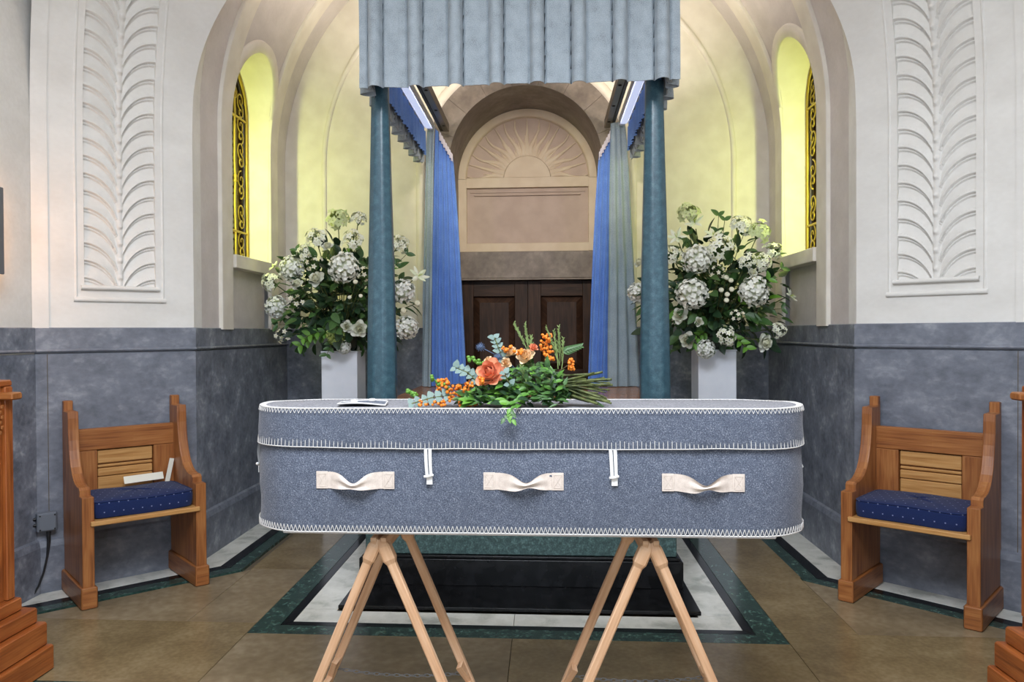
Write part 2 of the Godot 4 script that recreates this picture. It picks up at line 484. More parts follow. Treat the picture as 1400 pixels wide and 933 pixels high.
func arc_rows(h0: float, count: int, r := HALF) -> Array:   # [x, y] along the vault from height h0 to the crown
	var a0: float = asin(clamp((h0 - SPRING) / r, 0.0, 1.0))
	var o := []
	for k in count + 1:
		var a: float = lerp(a0, PI / 2, float(k) / count)
		o.append(Vector2(r * cos(a), SPRING + r * sin(a)))
	return o

const WZ0 := -5.63
const WZ1 := -6.42
const WZC := -6.025
const WR := 0.395
const WH := 3.27
const SILL := 2.08

func bay_side(s: float, z_front: float) -> void:
	var side := "left" if s < 0 else "right"
	var mb := MB.new()
	# vault and wall in columns of z; the window is left open
	var cols := []
	for z in [[z_front, WZ0, 6], [WZ0, WZ1, 24], [WZ1, BACK, 4]]:
		for k in range(z[2]):
			cols.append([lerp(z[0], z[1], float(k) / z[2]), lerp(z[0], z[1], float(k + 1) / z[2]), z[2] == 24])
	for cc in cols:
		var rows := [[], []]
		for e in 2:
			var z: float = cc[e]
			var row := []
			if not cc[2]:
				for k in 6:
					var h: float = lerp(DADO - 0.02, SPRING, k / 6.0)
					row.append(Vector3(s * HALF, h, z))
				for p in arc_rows(SPRING, 28):
					row.append(Vector3(s * p.x, p.y, z))
			else:
				var ht: float = WH + sqrt(max(0.0, WR * WR - (z - WZC) * (z - WZC)))
				for p in arc_rows(ht, 28):
					row.append(Vector3(s * p.x, p.y, z))
			rows[e] = row
		# explicit normals: towards the axis of the vault
		var base := mb.v.size()
		for e in 2:
			for p in rows[e]:
				var nn := Vector3(-s, 0, 0)
				if p.y > SPRING:
					nn = Vector3(-p.x, SPRING - p.y, 0).normalized()
				mb.vert(p, nn)
		var cnt: int = rows[0].size()
		for k in cnt - 1:
			mb.face(base + k, base + k + 1, base + cnt + k + 1)
			mb.face(base + k, base + cnt + k + 1, base + cnt + k)
	# below the sill a panel set back a little
	mb.quad(Vector3(s * (HALF + 0.03), DADO - 0.02, WZ0), Vector3(s * (HALF + 0.03), DADO - 0.02, WZ1), Vector3(s * (HALF + 0.03), SILL, WZ1), Vector3(s * (HALF + 0.03), SILL, WZ0), Vector3(-s, 0, 0))
	# outside of the shell
	var sh := []
	for z in [z_front, BACK - 0.2]:
		var row := []
		row.append(Vector3(s * (HALF + 0.55), DADO - 0.1, z))
		for p in arc_rows(SPRING, 12, HALF + 0.55):
			row.append(Vector3(s * p.x, p.y, z))
		sh.append(row)
	mb.grid(sh, s > 0)
	var w := struct("wall_bay_" + side, mb, M.taupe, "taupe plaster side wall and vault of the bay around the %s window" % ("lit arched" if s < 0 else "glowing arched"))
	w.position.x = BX
	# reveal of the window
	var rv := MB.new()
	var xo := HALF + 0.2
	var outl := []
	outl.append([SILL, WZ0]); outl.append([WH, WZ0])
	for k in range(1, 24):
		var a := PI * k / 24.0
		outl.append([WH + WR * sin(a), WZC + WR * cos(a)])
	outl.append([WH, WZ1]); outl.append([SILL, WZ1])
	var r0 := []
	var r1 := []
	for p in outl:
		r0.append(Vector3(s * prof_x(p[0]), p[0], p[1]))
		r1.append(Vector3(s * xo, p[0], p[1]))
	rv.grid([r0, r1], s < 0)
	for k in rv.n.size():
		var q := rv.v[k]
		var want := Vector3(0, WH - q.y, WZC - q.z) if q.y > WH + 0.01 else Vector3(0, 0, WZC - q.z)
		if rv.n[k].dot(want) < 0: rv.n[k] = -rv.n[k]
	for k in range(0, rv.i.size(), 3):
		var cr := (rv.v[rv.i[k + 1]] - rv.v[rv.i[k]]).cross(rv.v[rv.i[k + 2]] - rv.v[rv.i[k]])
		if cr.dot(rv.n[rv.i[k]]) > 0:
			var tmp := rv.i[k + 1]; rv.i[k + 1] = rv.i[k + 2]; rv.i[k + 2] = tmp
	struct("window_reveal", rv, M.cream, "", w)
	# sill board and the panel edges
	var sb := MB.new()
	sb.box(Vector3(s * (HALF + 0.085), SILL - 0.05, WZC), Vector3(0.27, 0.1, WZ0 - WZ1 - 0.004), 0.006)
	struct("window_sill", sb, M.cream, "", w)
	# hood over the window
	var hd := MB.new()
	var rows2 := []
	for k in 33:
		var a := PI * k / 32.0
		var row := []
		for q in [[WR, 0.0], [WR, 0.028], [WR + 0.075, 0.028], [WR + 0.085, 0.0]]:
			var h: float = WH + q[0] * sin(a)
			var z: float = WZC + q[0] * cos(a)
			var nn := Vector3(-s * prof_x(h), -(max(0.0, h - SPRING)), 0).normalized()
			row.append(Vector3(s * prof_x(h), h, z) + nn * q[1])
		rows2.append(row)
	hd.grid(rows2, s > 0)
	struct("window_hood", hd, M.cream, "", w)
	# two raised ribs that run over the vault
	var zs := [[-5.43, -5.625, "rib"], [-6.425, -6.60, "rib"]]
	for q in zs:
		var rb := MB.new()
		var rows := []
		var prof := []
		for k in 8:
			prof.append([Vector2(HALF, lerp(DADO - 0.01, SPRING, k / 8.0)), Vector2(1, 0)])
		for p in arc_rows(SPRING, 36):
			prof.append([p, Vector2(p.x, p.y - SPRING).normalized()])
		for p in prof:
			var row := []
			for e in [[q[0], 0.0], [q[0], 0.022], [q[0] - 0.008, 0.03], [q[1] + 0.008, 0.03], [q[1], 0.022], [q[1], 0.0]]:
				var pt: Vector2 = p[0] - p[1] * e[1]
				row.append(Vector3(s * pt.x, pt.y, e[0]))
			rows.append(row)
		rb.grid(rows, s > 0)
		struct("rib", rb, M.cream, "", w)
	# pane
	var pn := MB.new()
	var poly := []
	for p in outl:
		poly.append([p[1], p[0]])
	pn.prism(V2(poly), xo, xo + 0.02, 0.0, Transform3D(Basis(Vector3(0, 0, 1), Vector3(0, 1, 0), Vector3(s, 0, 0)), Vector3.ZERO))
	var wn := struct("window_1" if s < 0 else "window_2", pn, M.amber, "dark amber leaded glass behind a gilt grille in the %s arched window" % ("lit" if s < 0 else "glowing"))
	wn.set_meta("label", "dark amber leaded glass behind the gilt grille of the %s window" % side)
	wn.position.x = BX
	grille(s, xo - 0.035, side)
	# strip lamp on the near reveal
	var lt := thing("window_lamp", "slim lamp strip tucked inside the near reveal of the %s window" % side, "lamp", Vector3(BX + s * (HALF + 0.11), SILL + 0.1, WZ0 - 0.03), 0.0, "lamps hidden in the window reveals")
	var hb := MB.new()
	hb.box(Vector3(0, 0.5, 0.012), Vector3(0.07, 1.0, 0.02), 0.003)
	obj("housing", hb, M.white_paint, lt)
	var gb := MB.new()
	gb.box(Vector3(0, 0.5, -0.004), Vector3(0.05, 0.96, 0.008), 0.002)
	obj("glowing_strip", gb, M.yellow_lamp, lt)
	var al := AreaLight3D.new()
	al.name = "strip_light"
	al.area_size = Vector2(0.05, 0.96)
	al.light_color = Color(0.95, 1.0, 0.58)
	al.light_energy = LAMP_WINDOW
	al.shadow_enabled = true
	al.area_range = 12.0
	lt.add_child(al)
	al.position = Vector3(0, 0.5, -0.012)

func spiral(c: Vector2, r: float, turns: float, start: float, dir: float, steps := 22) -> Array:
	var o := []
	for k in steps + 1:
		var f := float(k) / steps
		var a := start + dir * f * turns * TAU
		var rr := r * (1.0 - 0.82 * f)
		o.append(c + Vector2(cos(a), sin(a)) * rr)
	return o

func grille(s: float, x: float, side: String) -> void:
	var g := thing("window_grille", "gilt iron grille of scrolls in front of the %s window glass" % side, "grille", Vector3(BX + s * x, SILL, WZC), 0.0, "window grilles")
	var to3 := func(a: Array) -> Array:
		var o := []
		for p in a:
			o.append(Vector3(0, p.y, p.x))
		return o
	# frame
	var fr := MB.new()
	var pts := [Vector2(-WR + 0.02, 0.02), Vector2(-WR + 0.02, 0.6), Vector2(-WR + 0.02, WH - SILL)]
	for k in range(1, 24):
		var a := PI - PI * k / 24.0
		pts.append(Vector2((WR - 0.02) * cos(a), WH - SILL + (WR - 0.02) * sin(a)))
	pts.append(Vector2(WR - 0.02, WH - SILL)); pts.append(Vector2(WR - 0.02, 0.6)); pts.append(Vector2(WR - 0.02, 0.02))
	fr.tube(to3.call(pts), 0.016, 8)
	obj("frame", fr, M.gold, g)
	for u in [-0.13, 0.0, 0.13]:
		var b := MB.new()
		b.tube(to3.call([Vector2(u, 0.02), Vector2(u, 0.24), Vector2(u + 0.012, 0.5), Vector2(u - 0.004, 0.66), Vector2(u + 0.012, 0.8), Vector2(u, 1.16), Vector2(u, 1.16 + (0.34 if u == 0.0 else 0.28))]), 0.009, 6)
		b.lathe([Vector2(0.002, 0.62), Vector2(0.02, 0.64), Vector2(0.012, 0.66), Vector2(0.02, 0.68), Vector2(0.002, 0.7)], 10, Vector3(0, 0, u))
		obj("bar", b, M.gold, g)
	for h in [0.02, 0.24, 1.16]:
		var b := MB.new()
		b.tube(to3.call([Vector2(-WR + 0.03, h), Vector2(0, h), Vector2(WR - 0.03, h)]), 0.01, 6)
		obj("cross_bar", b, M.gold, g)
	for u in [-0.25, 0.25]:
		for q in [[0.36, 1], [0.62, -1], [0.86, 1], [1.06, -1], [1.26, 1], [0.12, -1]]:
			var b := MB.new()
			var d: float = q[1]
			var up := spiral(Vector2(u, q[0] + 0.045), 0.075, 1.3, -PI / 2 * d, d)
			var dn := spiral(Vector2(u, q[0] - 0.045), 0.06, 1.2, PI / 2 * d, d)
			up.reverse()
			b.tube(to3.call(up), 0.007, 5)
			b.tube(to3.call(dn), 0.007, 5)
			obj("scroll", b, M.gold, g)
	for q in [[-0.12, 1.34, 1.0], [0.12, 1.34, -1.0], [0.0, 1.42, 1.0]]:
		var b := MB.new()
		b.tube(to3.call(spiral(Vector2(q[0], q[1]), 0.07, 1.6, 0.0, q[2])), 0.007, 5)
		obj("scroll", b, M.gold, g)

func lean(h: float) -> float:
	if h < 2.7:
		return 0.0
	return min(0.13 * pow((h - 2.7) / 0.85, 2.0), 0.42)

# a point on a slanted wall: t along it away from the bay, h up, off out of the wall
func slant(s: float, t: float, h: float, off := 0.0) -> Vector3:
	var cz := CORNER_L if s < 0 else CORNER_R
	var k := 0.70710678
	var o := off + lean(h)
	return Vector3(BX + s * (HALF + t * k) - s * o * k, h, cz + t * k + o * k)

func t_in(h: float) -> float:
	return -(HALF - prof_x(h)) / 0.70710678

const FT0 := 0.24
const FT1 := 0.655
const FH := 1.795
const TOPH := 4.2
const TEND := 0.926

func fern_height(u: float, v: float) -> float:   # u from -1 to 1 across, v in metres up from the foot of the panel
	var p := 0.105
	var a := absf(u)
	var g := 0.27 * sqrt(max(0.0, 1.0 - (1.0 - a) * (1.0 - a)))
	var q := fposmod((v - g) / p, 1.0)
	var z := 0.0
	if q > 0.80:
		z = 0.013 * sqrt(max(0.0, 1.0 - pow((q - 0.91) / 0.11, 2.0)))
	elif q > 0.66:
		z = 0.006 * sqrt(max(0.0, 1.0 - pow((q - 0.73) / 0.07, 2.0)))
	else:
		z = 0.010 * pow(1.0 - q / 0.66, 1.3)
	var fade: float = smoothstep(0.01, 0.12, a)
	z *= fade
	# stem with knots
	if a < 0.1:
		var kn := fposmod(v / p, 1.0)
		var st: float = 0.010 * sqrt(max(0.0, 1.0 - (a / 0.1) * (a / 0.1)))
		st += 0.007 * smoothstep(0.2, 0.0, absf(kn - 0.5)) * smoothstep(0.1, 0.03, a)
		z = max(z, st)
	return z

func slant_wall(s: float) -> void:
	var side := "left" if s < 0 else "right"
	var mb := MB.new()
	var hs := []
	for k in 61:
		hs.append(lerp(DADO - 0.02, TOPH, k / 60.0))
	var strip := func(ta, tb, h0: float, h1: float, off: float):
		var rows := []
		for k in 49:
			var h: float = lerp(h0, h1, k / 48.0)
			var a: float = t_in(h) if ta == null else ta
			var row := []
			for q in 5:
				row.append(slant(s, lerp(a, tb, q / 4.0), h, off))
			rows.append(row)
		mb.grid(rows, s > 0)
	strip.call(null, FT0, DADO - 0.02, TOPH, 0.0)
	strip.call(FT1, 0.849, DADO - 0.02, TOPH, 0.0)
	strip.call(0.849, TEND + 0.01, DADO - 0.02, TOPH, 0.012)
	strip.call(FT0, FT1, DADO - 0.02, FH, 0.0)
	# step of the raised strip, and the sides of the sunk panel
	for q in [[0.849, 0.0, 0.012, DADO - 0.02, -1.0], [FT0, -0.03, 0.0, FH, 1.0], [FT1, -0.03, 0.0, FH, -1.0]]:
		var rows := []
		for k in 49:
			var h: float = lerp(q[3], TOPH, k / 48.0)
			rows.append([slant(s, q[0], h, q[1]), slant(s, q[0], h, q[2])])
		mb.grid(rows, (s * q[4]) < 0)
	mb.grid([[slant(s, FT0, FH, -0.03), slant(s, FT1, FH, -0.03)], [slant(s, FT0, FH, 0.0), slant(s, FT1, FH, 0.0)]], s < 0)
	# arch return between this wall and the vault
	var rows := []
	var cz := CORNER_L if s < 0 else CORNER_R
	for k in 60:
		var h: float = lerp(DADO - 0.02, TOPH, k / 59.0)
		var a := slant(s, t_in(h), h, 0.0)
		rows.append([a, Vector3(BX + s * prof_x(h), h, cz - 0.12)])
	mb.grid(rows, s < 0)
	# back of the wall
	mb.grid([[slant(s, -0.1, DADO - 0.1, -0.25), slant(s, TEND + 0.2, DADO - 0.1, -0.25)], [slant(s, -0.1, 2.6, -0.25), slant(s, TEND + 0.2, 2.6, -0.25)], [slant(s, -0.1, TOPH, -0.6), slant(s, TEND + 0.2, TOPH, -0.6)]], s < 0)
	var w := struct("wall_" + side, mb, M.plaster, "white plaster slanted wall with a sunk fern panel on the %s of the bay" % side)
	# fern relief
	var fm := MB.new()
	var fr := []
	var nu := 84
	var nv := 500
	for r in nv + 1:
		var v: float = lerp(0.0, 2.2, float(r) / nv)
		var row := []
		for k in nu + 1:
			var u: float = lerp(-1.0, 1.0, float(k) / nu)
			row.append(slant(s, lerp(FT0, FT1, (u + 1) / 2), FH + v, -0.029 + fern_height(u, v) * 1.9))
		fr.append(row)
	fm.grid(fr, s > 0)
	struct("fern_relief", fm, M.plaster, "", w)
	# frame lip round the panel
	for q in [[FT0 - 0.055, FT0 - 0.035], [FT1 + 0.035, FT1 + 0.055]]:
		var lp := MB.new()
		var lr := []
		for k in 40:
			var h: float = lerp(FH - 0.1, TOPH, k / 39.0)
			lr.append([slant(s, q[0], h, -0.002), slant(s, q[0] + 0.006, h, 0.006), slant(s, q[1] - 0.006, h, 0.006), slant(s, q[1], h, -0.002)])
		lp.grid(lr, s > 0)
		struct("panel_lip", lp, M.plaster, "", w)
	for q in [[FH - 0.028, 0.02, FT0 - 0.02, FT1 + 0.02], [FH - 0.1, 0.014, FT0 - 0.06, FT1 + 0.06]]:
		var lp := MB.new()
		lp.grid([[slant(s, q[2], q[0], -0.002), slant(s, q[3], q[0], -0.002)], [slant(s, q[2], q[0] + 0.004, q[1]), slant(s, q[3], q[0] + 0.004, q[1])], [slant(s, q[2], q[0] + 0.024, q[1]), slant(s, q[3], q[0] + 0.024, q[1])], [slant(s, q[2], q[0] + 0.03, -0.002), slant(s, q[3], q[0] + 0.03, -0.002)]], s > 0)
		struct("panel_ledge", lp, M.plaster, "", w)
	# nave wall beyond, towards the eye
	var e := slant(s, TEND, 0.0)
	var nw := MB.new()
	nw.box(Vector3(e.x + s * 0.125, 2.3, (e.z - 0.06 + 5.0) / 2), Vector3(0.25, 4.6, 5.0 - e.z + 0.06), 0.0)
	struct("wall_nave_" + side, nw, M.plaster, "white plaster nave wall behind the wooden stall on the %s" % side)
	# dado: stone along the nave wall, the slanted wall and the bay
	dado_run(s, side, "dado_slant", [slant(s, TEND, 0.0), slant(s, 0.0, 0.0)], [0.86] if s < 0 else [0.86])
	dado_run(s, side, "dado_bay", [slant(s, 0.0, 0.0), Vector3(BX + s * HALF, 0, BACK)], [])
	dado_run(s, side, "dado_nave", [Vector3(e.x, 0, -1.0), Vector3(e.x, 0, e.z)], [])

# stone courses with a cap, a groove and a plinth along the line a to b (seen from the room)
func dado_run(s: float, side: String, called: String, ab: Array, joints: Array) -> void:
	var a: Vector3 = ab[0]
	var b: Vector3 = ab[1]
	var d := (b - a).normalized()
	var nn := Vector3(-d.z, 0, d.x)
	if nn.x * s > 0.01 or (absf(nn.x) < 0.01 and nn.z < 0):
		nn = -nn
	var prof := [[-0.25, 0.0], [0.036, 0.0], [0.036, 0.265], [0.024, 0.30], [0.012, 0.312], [0.012, 1.385], [-0.004, 1.387], [-0.004, 1.395], [0.02, 1.397], [0.024, 1.404], [0.02, 1.412], [0.014, 1.414], [0.014, DADO - 0.004], [0.010, DADO], [-0.25, DADO]]
	var mb := MB.new()
	for k in prof.size() - 1:
		var p0: Vector3 = nn * prof[k][0] + Vector3.UP * prof[k][1]
		var p1: Vector3 = nn * prof[k + 1][0] + Vector3.UP * prof[k + 1][1]
		var dn := (p1 - p0)
		var fn := Vector3.UP.cross(d).normalized()
		fn = (nn * dn.y - Vector3.UP * dn.dot(nn)).normalized()
		# mitre the ends so that runs meet
		var m0: float = prof[k][0] * 0.4142
		var m1: float = prof[k + 1][0] * 0.4142
		var sa := -1.0
		var sb := -1.0
		if called == "dado_slant": sa = 1.0; sb = -1.0
		if called == "dado_bay": sa = -1.0; sb = 0.0
		if called == "dado_nave": sa = 0.0; sb = 1.0
		# corners turn inward at the nave (concave) and outward at the bay (convex for the slanted wall)
		var q0 := 0.0
		var q1 := 0.0
		if called == "dado_slant":
			q0 = m0; q1 = m1
			mb.quad(a + p0 + d * q0, b + p0 + d * q0, b + p1 + d * q1, a + p1 + d * q1, fn)
		elif called == "dado_bay":
			mb.quad(a + p0 - d * m0, b + p0, b + p1, a + p1 - d * m1, fn)
		else:
			mb.quad(a + p0, b + p0 - d * m0, b + p1 - d * m1, a + p1, fn)
	var nm := {"dado_slant": "wall_dado_" + side, "dado_bay": "wall_dado_bay_" + side, "dado_nave": "wall_dado_nave_" + side}
	var w := struct(nm[called], mb, M.stone, "grey stone dado along the %s %s" % [side, {"dado_slant": "slanted wall behind the oak seat", "dado_bay": "side of the bay", "dado_nave": "nave wall"}[called]])
	for t in joints:
		var j := MB.new()
		var c: Vector3 = b - d * t + nn * 0.0125
		j.quad(c + Vector3.UP * 0.31 - d * 0.002, c + Vector3.UP * 0.31 + d * 0.002, c + Vector3.UP * 1.385 + d * 0.002, c + Vector3.UP * 1.385 - d * 0.002, nn)
		struct("joint", j, M.joint, "", w)

func back_wall() -> void:
	# flat wall with an arched opening for the door recess
	var ro := 0.66
	var mb := MB.new()
	var inner := []
	var outer := []
	inner.append(Vector2(0.9, DADO - 0.02))
	# cream wall: between the cream ring (r 0.95) and the vault, in polar strips
	var rows := []
	for k in 65:
		var a := PI * k / 64.0
		var row := []
		for q in 9:
			var r: float = lerp(0.86, HALF + 0.05, q / 8.0)
			row.append(Vector3(r * cos(a), SPRING + r * sin(a), BACK))
		rows.append(row)
	mb.grid(rows, false)
	for s in [-1, 1]:
		mb.grid([[Vector3(s * 0.86, 0.9, BACK), Vector3(s * (HALF + 0.05), 0.9, BACK)], [Vector3(s * 0.86, SPRING, BACK), Vector3(s * (HALF + 0.05), SPRING, BACK)]], s < 0)
	for k in mb.n.size():
		mb.n[k] = Vector3(0, 0, 1)
	for k in range(0, mb.i.size(), 3):
		var cr := (mb.v[mb.i[k + 1]] - mb.v[mb.i[k]]).cross(mb.v[mb.i[k + 2]] - mb.v[mb.i[k]])
		if cr.z > 0:
			var tmp := mb.i[k + 1]; mb.i[k + 1] = mb.i[k + 2]; mb.i[k + 2] = tmp
	mb.box(Vector3(0, 2.6, BACK - 1.15), Vector3(5.6, 5.6, 0.2), 0.0)
	for s in [-1, 1]:
		mb.box(Vector3(s * 1.8, 2.6, BACK - 0.6), Vector3(1.6, 5.6, 1.0), 0.0)
	mb.box(Vector3(0, 4.6, BACK - 0.6), Vector3(2.2, 1.4, 1.0), 0.0)
	var w := struct("wall_back", mb, M.cream, "cream plaster back wall of the bay behind canopy and flowers")
	# thin arch moulding
	var am := MB.new()
	am_arch(am, 1.755, 1.80, 0.02)
	struct("arch_moulding", am, M.cream, "", w)
	var am2 := MB.new()
	am_arch(am2, 0.865, 0.955, 0.05)
	struct("door_arch_moulding", am2, M.cream, "", w)
	# stone ring round the door: separate voussoirs and jamb stones
	var n_v := 9
	for k in n_v:
		var a0 := PI * k / n_v + 0.0005
		var a1 := PI * (k + 1) / n_v - 0.0005
		var st := MB.new()
		var poly := []
		for q in 7:
			var a: float = lerp(a0, a1, q / 6.0)
			poly.append([ro * cos(a), SPRING + ro * sin(a)])
		for q in 7:
			var a: float = lerp(a1, a0, q / 6.0)
			poly.append([0.872 * cos(a), SPRING + 0.872 * sin(a)])
		st.prism(V2(poly), BACK - 1.0, BACK + 0.04, 0.0015)
		struct("voussoir", st, M.brown_stone, "", w)
	for s in [-1, 1]:
		for k in 3:
			var st := MB.new()
			var h0: float = lerp(1.0, SPRING, k / 3.0) + 0.001
			var h1: float = lerp(1.0, SPRING, (k + 1) / 3.0) - 0.001
			st.box(Vector3(s * 0.766, (h0 + h1) / 2, BACK - 0.48), Vector3(0.212, h1 - h0, 1.04), 0.004)
			struct("jamb_stone", st, M.brown_stone, "", w)
	# dark stone dado of the back wall
	for s in [-1, 1]:
		var dd := MB.new()
		dd.box(Vector3(s * 1.51, DADO / 2, BACK + 0.0), Vector3(1.27, DADO, 0.04), 0.004)
		struct("wall_dado_back_" + ("left" if s < 0 else "right"), dd, M.stone, "grey stone dado of the back wall behind the %s flower pedestal" % ("left" if s < 0 else "right"))
	# tympanum with the sun, at the end of the recess
	var zb := -7.6
	var ty := MB.new()
	var arch := func(r: float, foot: float) -> Array:
		var o := [[-r, foot]]
		for k in 41:
			var a := PI - PI * k / 40.0
			o.append([r * cos(a), SPRING + r * sin(a)])
		o.append([r, foot])
		return o
	ty.prism(V2(arch.call(0.66, 2.27)), zb - 0.1, zb, 0.0)
	var tp := struct("wall_tympanum", ty, M.panel_taupe, "taupe plaster lunette over the wooden doors")
	var fr := MB.new()
	# frame ring
	var rows3 := []
	for k in 49:
		var a := PI - PI * k / 48.0
		var row := []
		for q in [[0.664, 0.0], [0.664, 0.035], [0.655, 0.042], [0.6, 0.042], [0.585, 0.03], [0.58, 0.0]]:
			row.append(Vector3(q[0] * cos(a), SPRING + q[0] * sin(a), zb + q[1]))
		rows3.append(row)
	fr.grid(rows3, false)
	for s in [-1, 1]:
		fr.box(Vector3(s * 0.622, (2.27 + SPRING) / 2, zb + 0.02), Vector3(0.084, SPRING - 2.27, 0.044), 0.006)
	fr.box(Vector3(0, 2.93, zb + 0.02), Vector3(1.17, 0.10, 0.044), 0.006)
	fr.box(Vector3(0, 2.31, zb + 0.02), Vector3(1.17, 0.085, 0.044), 0.006)
	struct("lunette_frame", fr, M.panel_cream, "", tp)
	for q in [[2.845, 1.10, 0.014, 0.012], [2.815, 1.02, 0.016, 0.024]]:
		var l := MB.new()
		l.box(Vector3(0, q[0], zb + q[3] / 2), Vector3(q[1], q[2], q[3]), 0.003)
		struct("panel_ledge", l, M.panel_taupe, "", tp)
	var sun := MB.new()
	var sp := []
	for k in 33:
		var a := PI * k / 32.0
		sp.append([0.228 * cos(a), SPRING + 0.228 * sin(a) - 0.01])
	sun.prism(V2(sp), zb, zb + 0.03, 0.006)
	struct("sun_disc", sun, M.panel_cream, "", tp)
	var nr := 17
	for k in nr:
		var a: float = lerp(0.07, PI - 0.07, k / float(nr - 1))
		var wavy := k % 2 == 0 and k != 8
		if k == 7 or k == 9: wavy = true
		var len := 0.575
		var ry := MB.new()
		var rowsr := []
		var sgn := 1.0 if k < 8 else -1.0
		for q in 15:
			var f := q / 14.0
			var r: float = lerp(0.2, len, f)
			var wd: float = lerp(0.034, 0.004, pow(f, 0.8)) if not wavy else lerp(0.034, 0.006, pow(f, 0.7))
			var off: float = 0.022 * sin(f * TAU * 0.95) * sgn * smoothstep(0.0, 0.2, f) if wavy else 0.0
			var dir := Vector2(cos(a), sin(a))
			var nr2 := Vector2(-dir.y, dir.x)
			var c := dir * r + nr2 * off
			var row := []
			for e in [[-1.0, 0.0], [-0.9, 0.012], [0.0, 0.022], [0.9, 0.012], [1.0, 0.0]]:
				var pt: Vector2 = c + nr2 * wd * e[0]
				row.append(Vector3(pt.x, SPRING + pt.y - 0.005, zb + e[1]))
			rowsr.append(row)
		ry.grid(rowsr, false)
		struct("ray", ry, M.panel_cream, "", tp)
	for k in 34:
		var a: float = lerp(0.04, PI - 0.04, k / 33.0)
		var ry := MB.new()
		var L: float = 0.30 + 0.06 * (k % 3)
		var dir := Vector2(cos(a), sin(a))
		var nr2 := Vector2(-dir.y, dir.x)
		var rowsr := []
		for q in 5:
			var f := q / 4.0
			var c: Vector2 = dir * lerp(0.2, L, f)
			var wd: float = lerp(0.022, 0.003, f)
			var row := []
			for e in [[-1.0, 0.0], [0.0, 0.02], [1.0, 0.0]]:
				var pt: Vector2 = c + nr2 * wd * e[0]
				row.append(Vector3(pt.x, SPRING + pt.y - 0.005, zb + e[1]))
			rowsr.append(row)
		ry.grid(rowsr, false)
		struct("flame", ry, M.panel_cream, "", tp)
	# lintel
	var li := MB.new()
	li.box(Vector3(0, 2.14, zb - 0.01), Vector3(1.32, 0.255, 0.18), 0.006)
	li.box(Vector3(0, 2.004, zb - 0.015), Vector3(1.32, 0.018, 0.2), 0.004)
	struct("wall_lintel", li, M.brown_stone, "brown grey stone lintel over the wooden doors")
	# doors
	for s in [-1, 1]:
		var dr := MB.new()
		var cx: float = s * 0.325
		for e in [[-0.262, 0.125], [0.262, 0.125]]:
			dr.box(Vector3(cx + e[0], 1.49, zb - 0.03), Vector3(e[1], 1.0, 0.05), 0.003, Transform3D.IDENTITY, 1, Vector2(s * 0.3 + e[0], 0))
		dr.box(Vector3(cx, 1.92, zb - 0.03), Vector3(0.40, 0.15, 0.048), 0.003, Transform3D.IDENTITY, 0, Vector2(0.7, s))
		dr.box(Vector3(cx, 1.06, zb - 0.03), Vector3(0.40, 0.16, 0.048), 0.003, Transform3D.IDENTITY, 0, Vector2(0.2, s))
		var door := struct("door_1" if s < 0 else "door_2", dr, M.door, "dark wooden door leaf %s under the stone lintel" % ("beside the blue left curtain" if s < 0 else "beside the grey right curtain"))
		var pl := MB.new()
		# raised panel with sloped edges
		var o := [Vector3(cx - 0.2, 1.14, zb - 0.045), Vector3(cx + 0.2, 1.14, zb - 0.045), Vector3(cx + 0.2, 1.845, zb - 0.045), Vector3(cx - 0.2, 1.845, zb - 0.045)]
		var q := [Vector3(cx - 0.14, 1.2, zb - 0.008), Vector3(cx + 0.14, 1.2, zb - 0.008), Vector3(cx + 0.14, 1.785, zb - 0.008), Vector3(cx - 0.14, 1.785, zb - 0.008)]
		for k in 4:
			var k2 := (k + 1) % 4
			var nn: Vector3 = (o[k2] - o[k]).cross(q[k] - o[k]).normalized()
			if nn.z < 0: nn = -nn
			pl.quad(o[k], o[k2], q[k2], q[k], nn)
		var bse := pl.v.size()
		for p in q:
			pl.vert(p, Vector3(0, 0, 1), Vector2(p.x, p.y))
		pl.face(bse, bse + 1, bse + 2); pl.face(bse, bse + 2, bse + 3)
		struct("raised_panel", pl, M.door, "", door)
	# floor of the recess
	var fl := MB.new()
	fl.box(Vector3(0, 0.5, BACK - 0.55), Vector3(1.4, 1.02, 1.1), 0.0)
	struct("wall_recess_base", fl, M.brown_stone, "stone base of the door recess")

func am_arch(mb: MB, r0: float, r1: float, depth: float) -> void:
	var rows := []
	var pts := []
	for k in 5:
		pts.append([Vector2(1, 0), lerp(DADO, SPRING, k / 5.0)])
	for k in 49:
		var a := PI * k / 48.0
		pts.append([Vector2(cos(a), sin(a)), SPRING])
	for k in 5:
		pts.append([Vector2(-1, 0), lerp(SPRING, DADO, (k + 1) / 5.0)])
	for p in pts:
		var row := []
		var m := (r0 + r1) / 2
		for q in [[r0, 0.0], [r0 + 0.004, depth * 0.8], [m, depth], [r1 - 0.004, depth * 0.8], [r1, 0.0]]:
			row.append(Vector3(p[0].x * q[0], p[1] + p[0].y * q[0], BACK + q[1]))
		rows.append(row)
	mb.grid(rows, false)
	if mb.n[2].z < 0:
		for k in mb.n.size(): mb.n[k] = -mb.n[k]
		for k in range(0, mb.i.size(), 3):
			var tmp := mb.i[k + 1]; mb.i[k + 1] = mb.i[k + 2]; mb.i[k + 2] = tmp

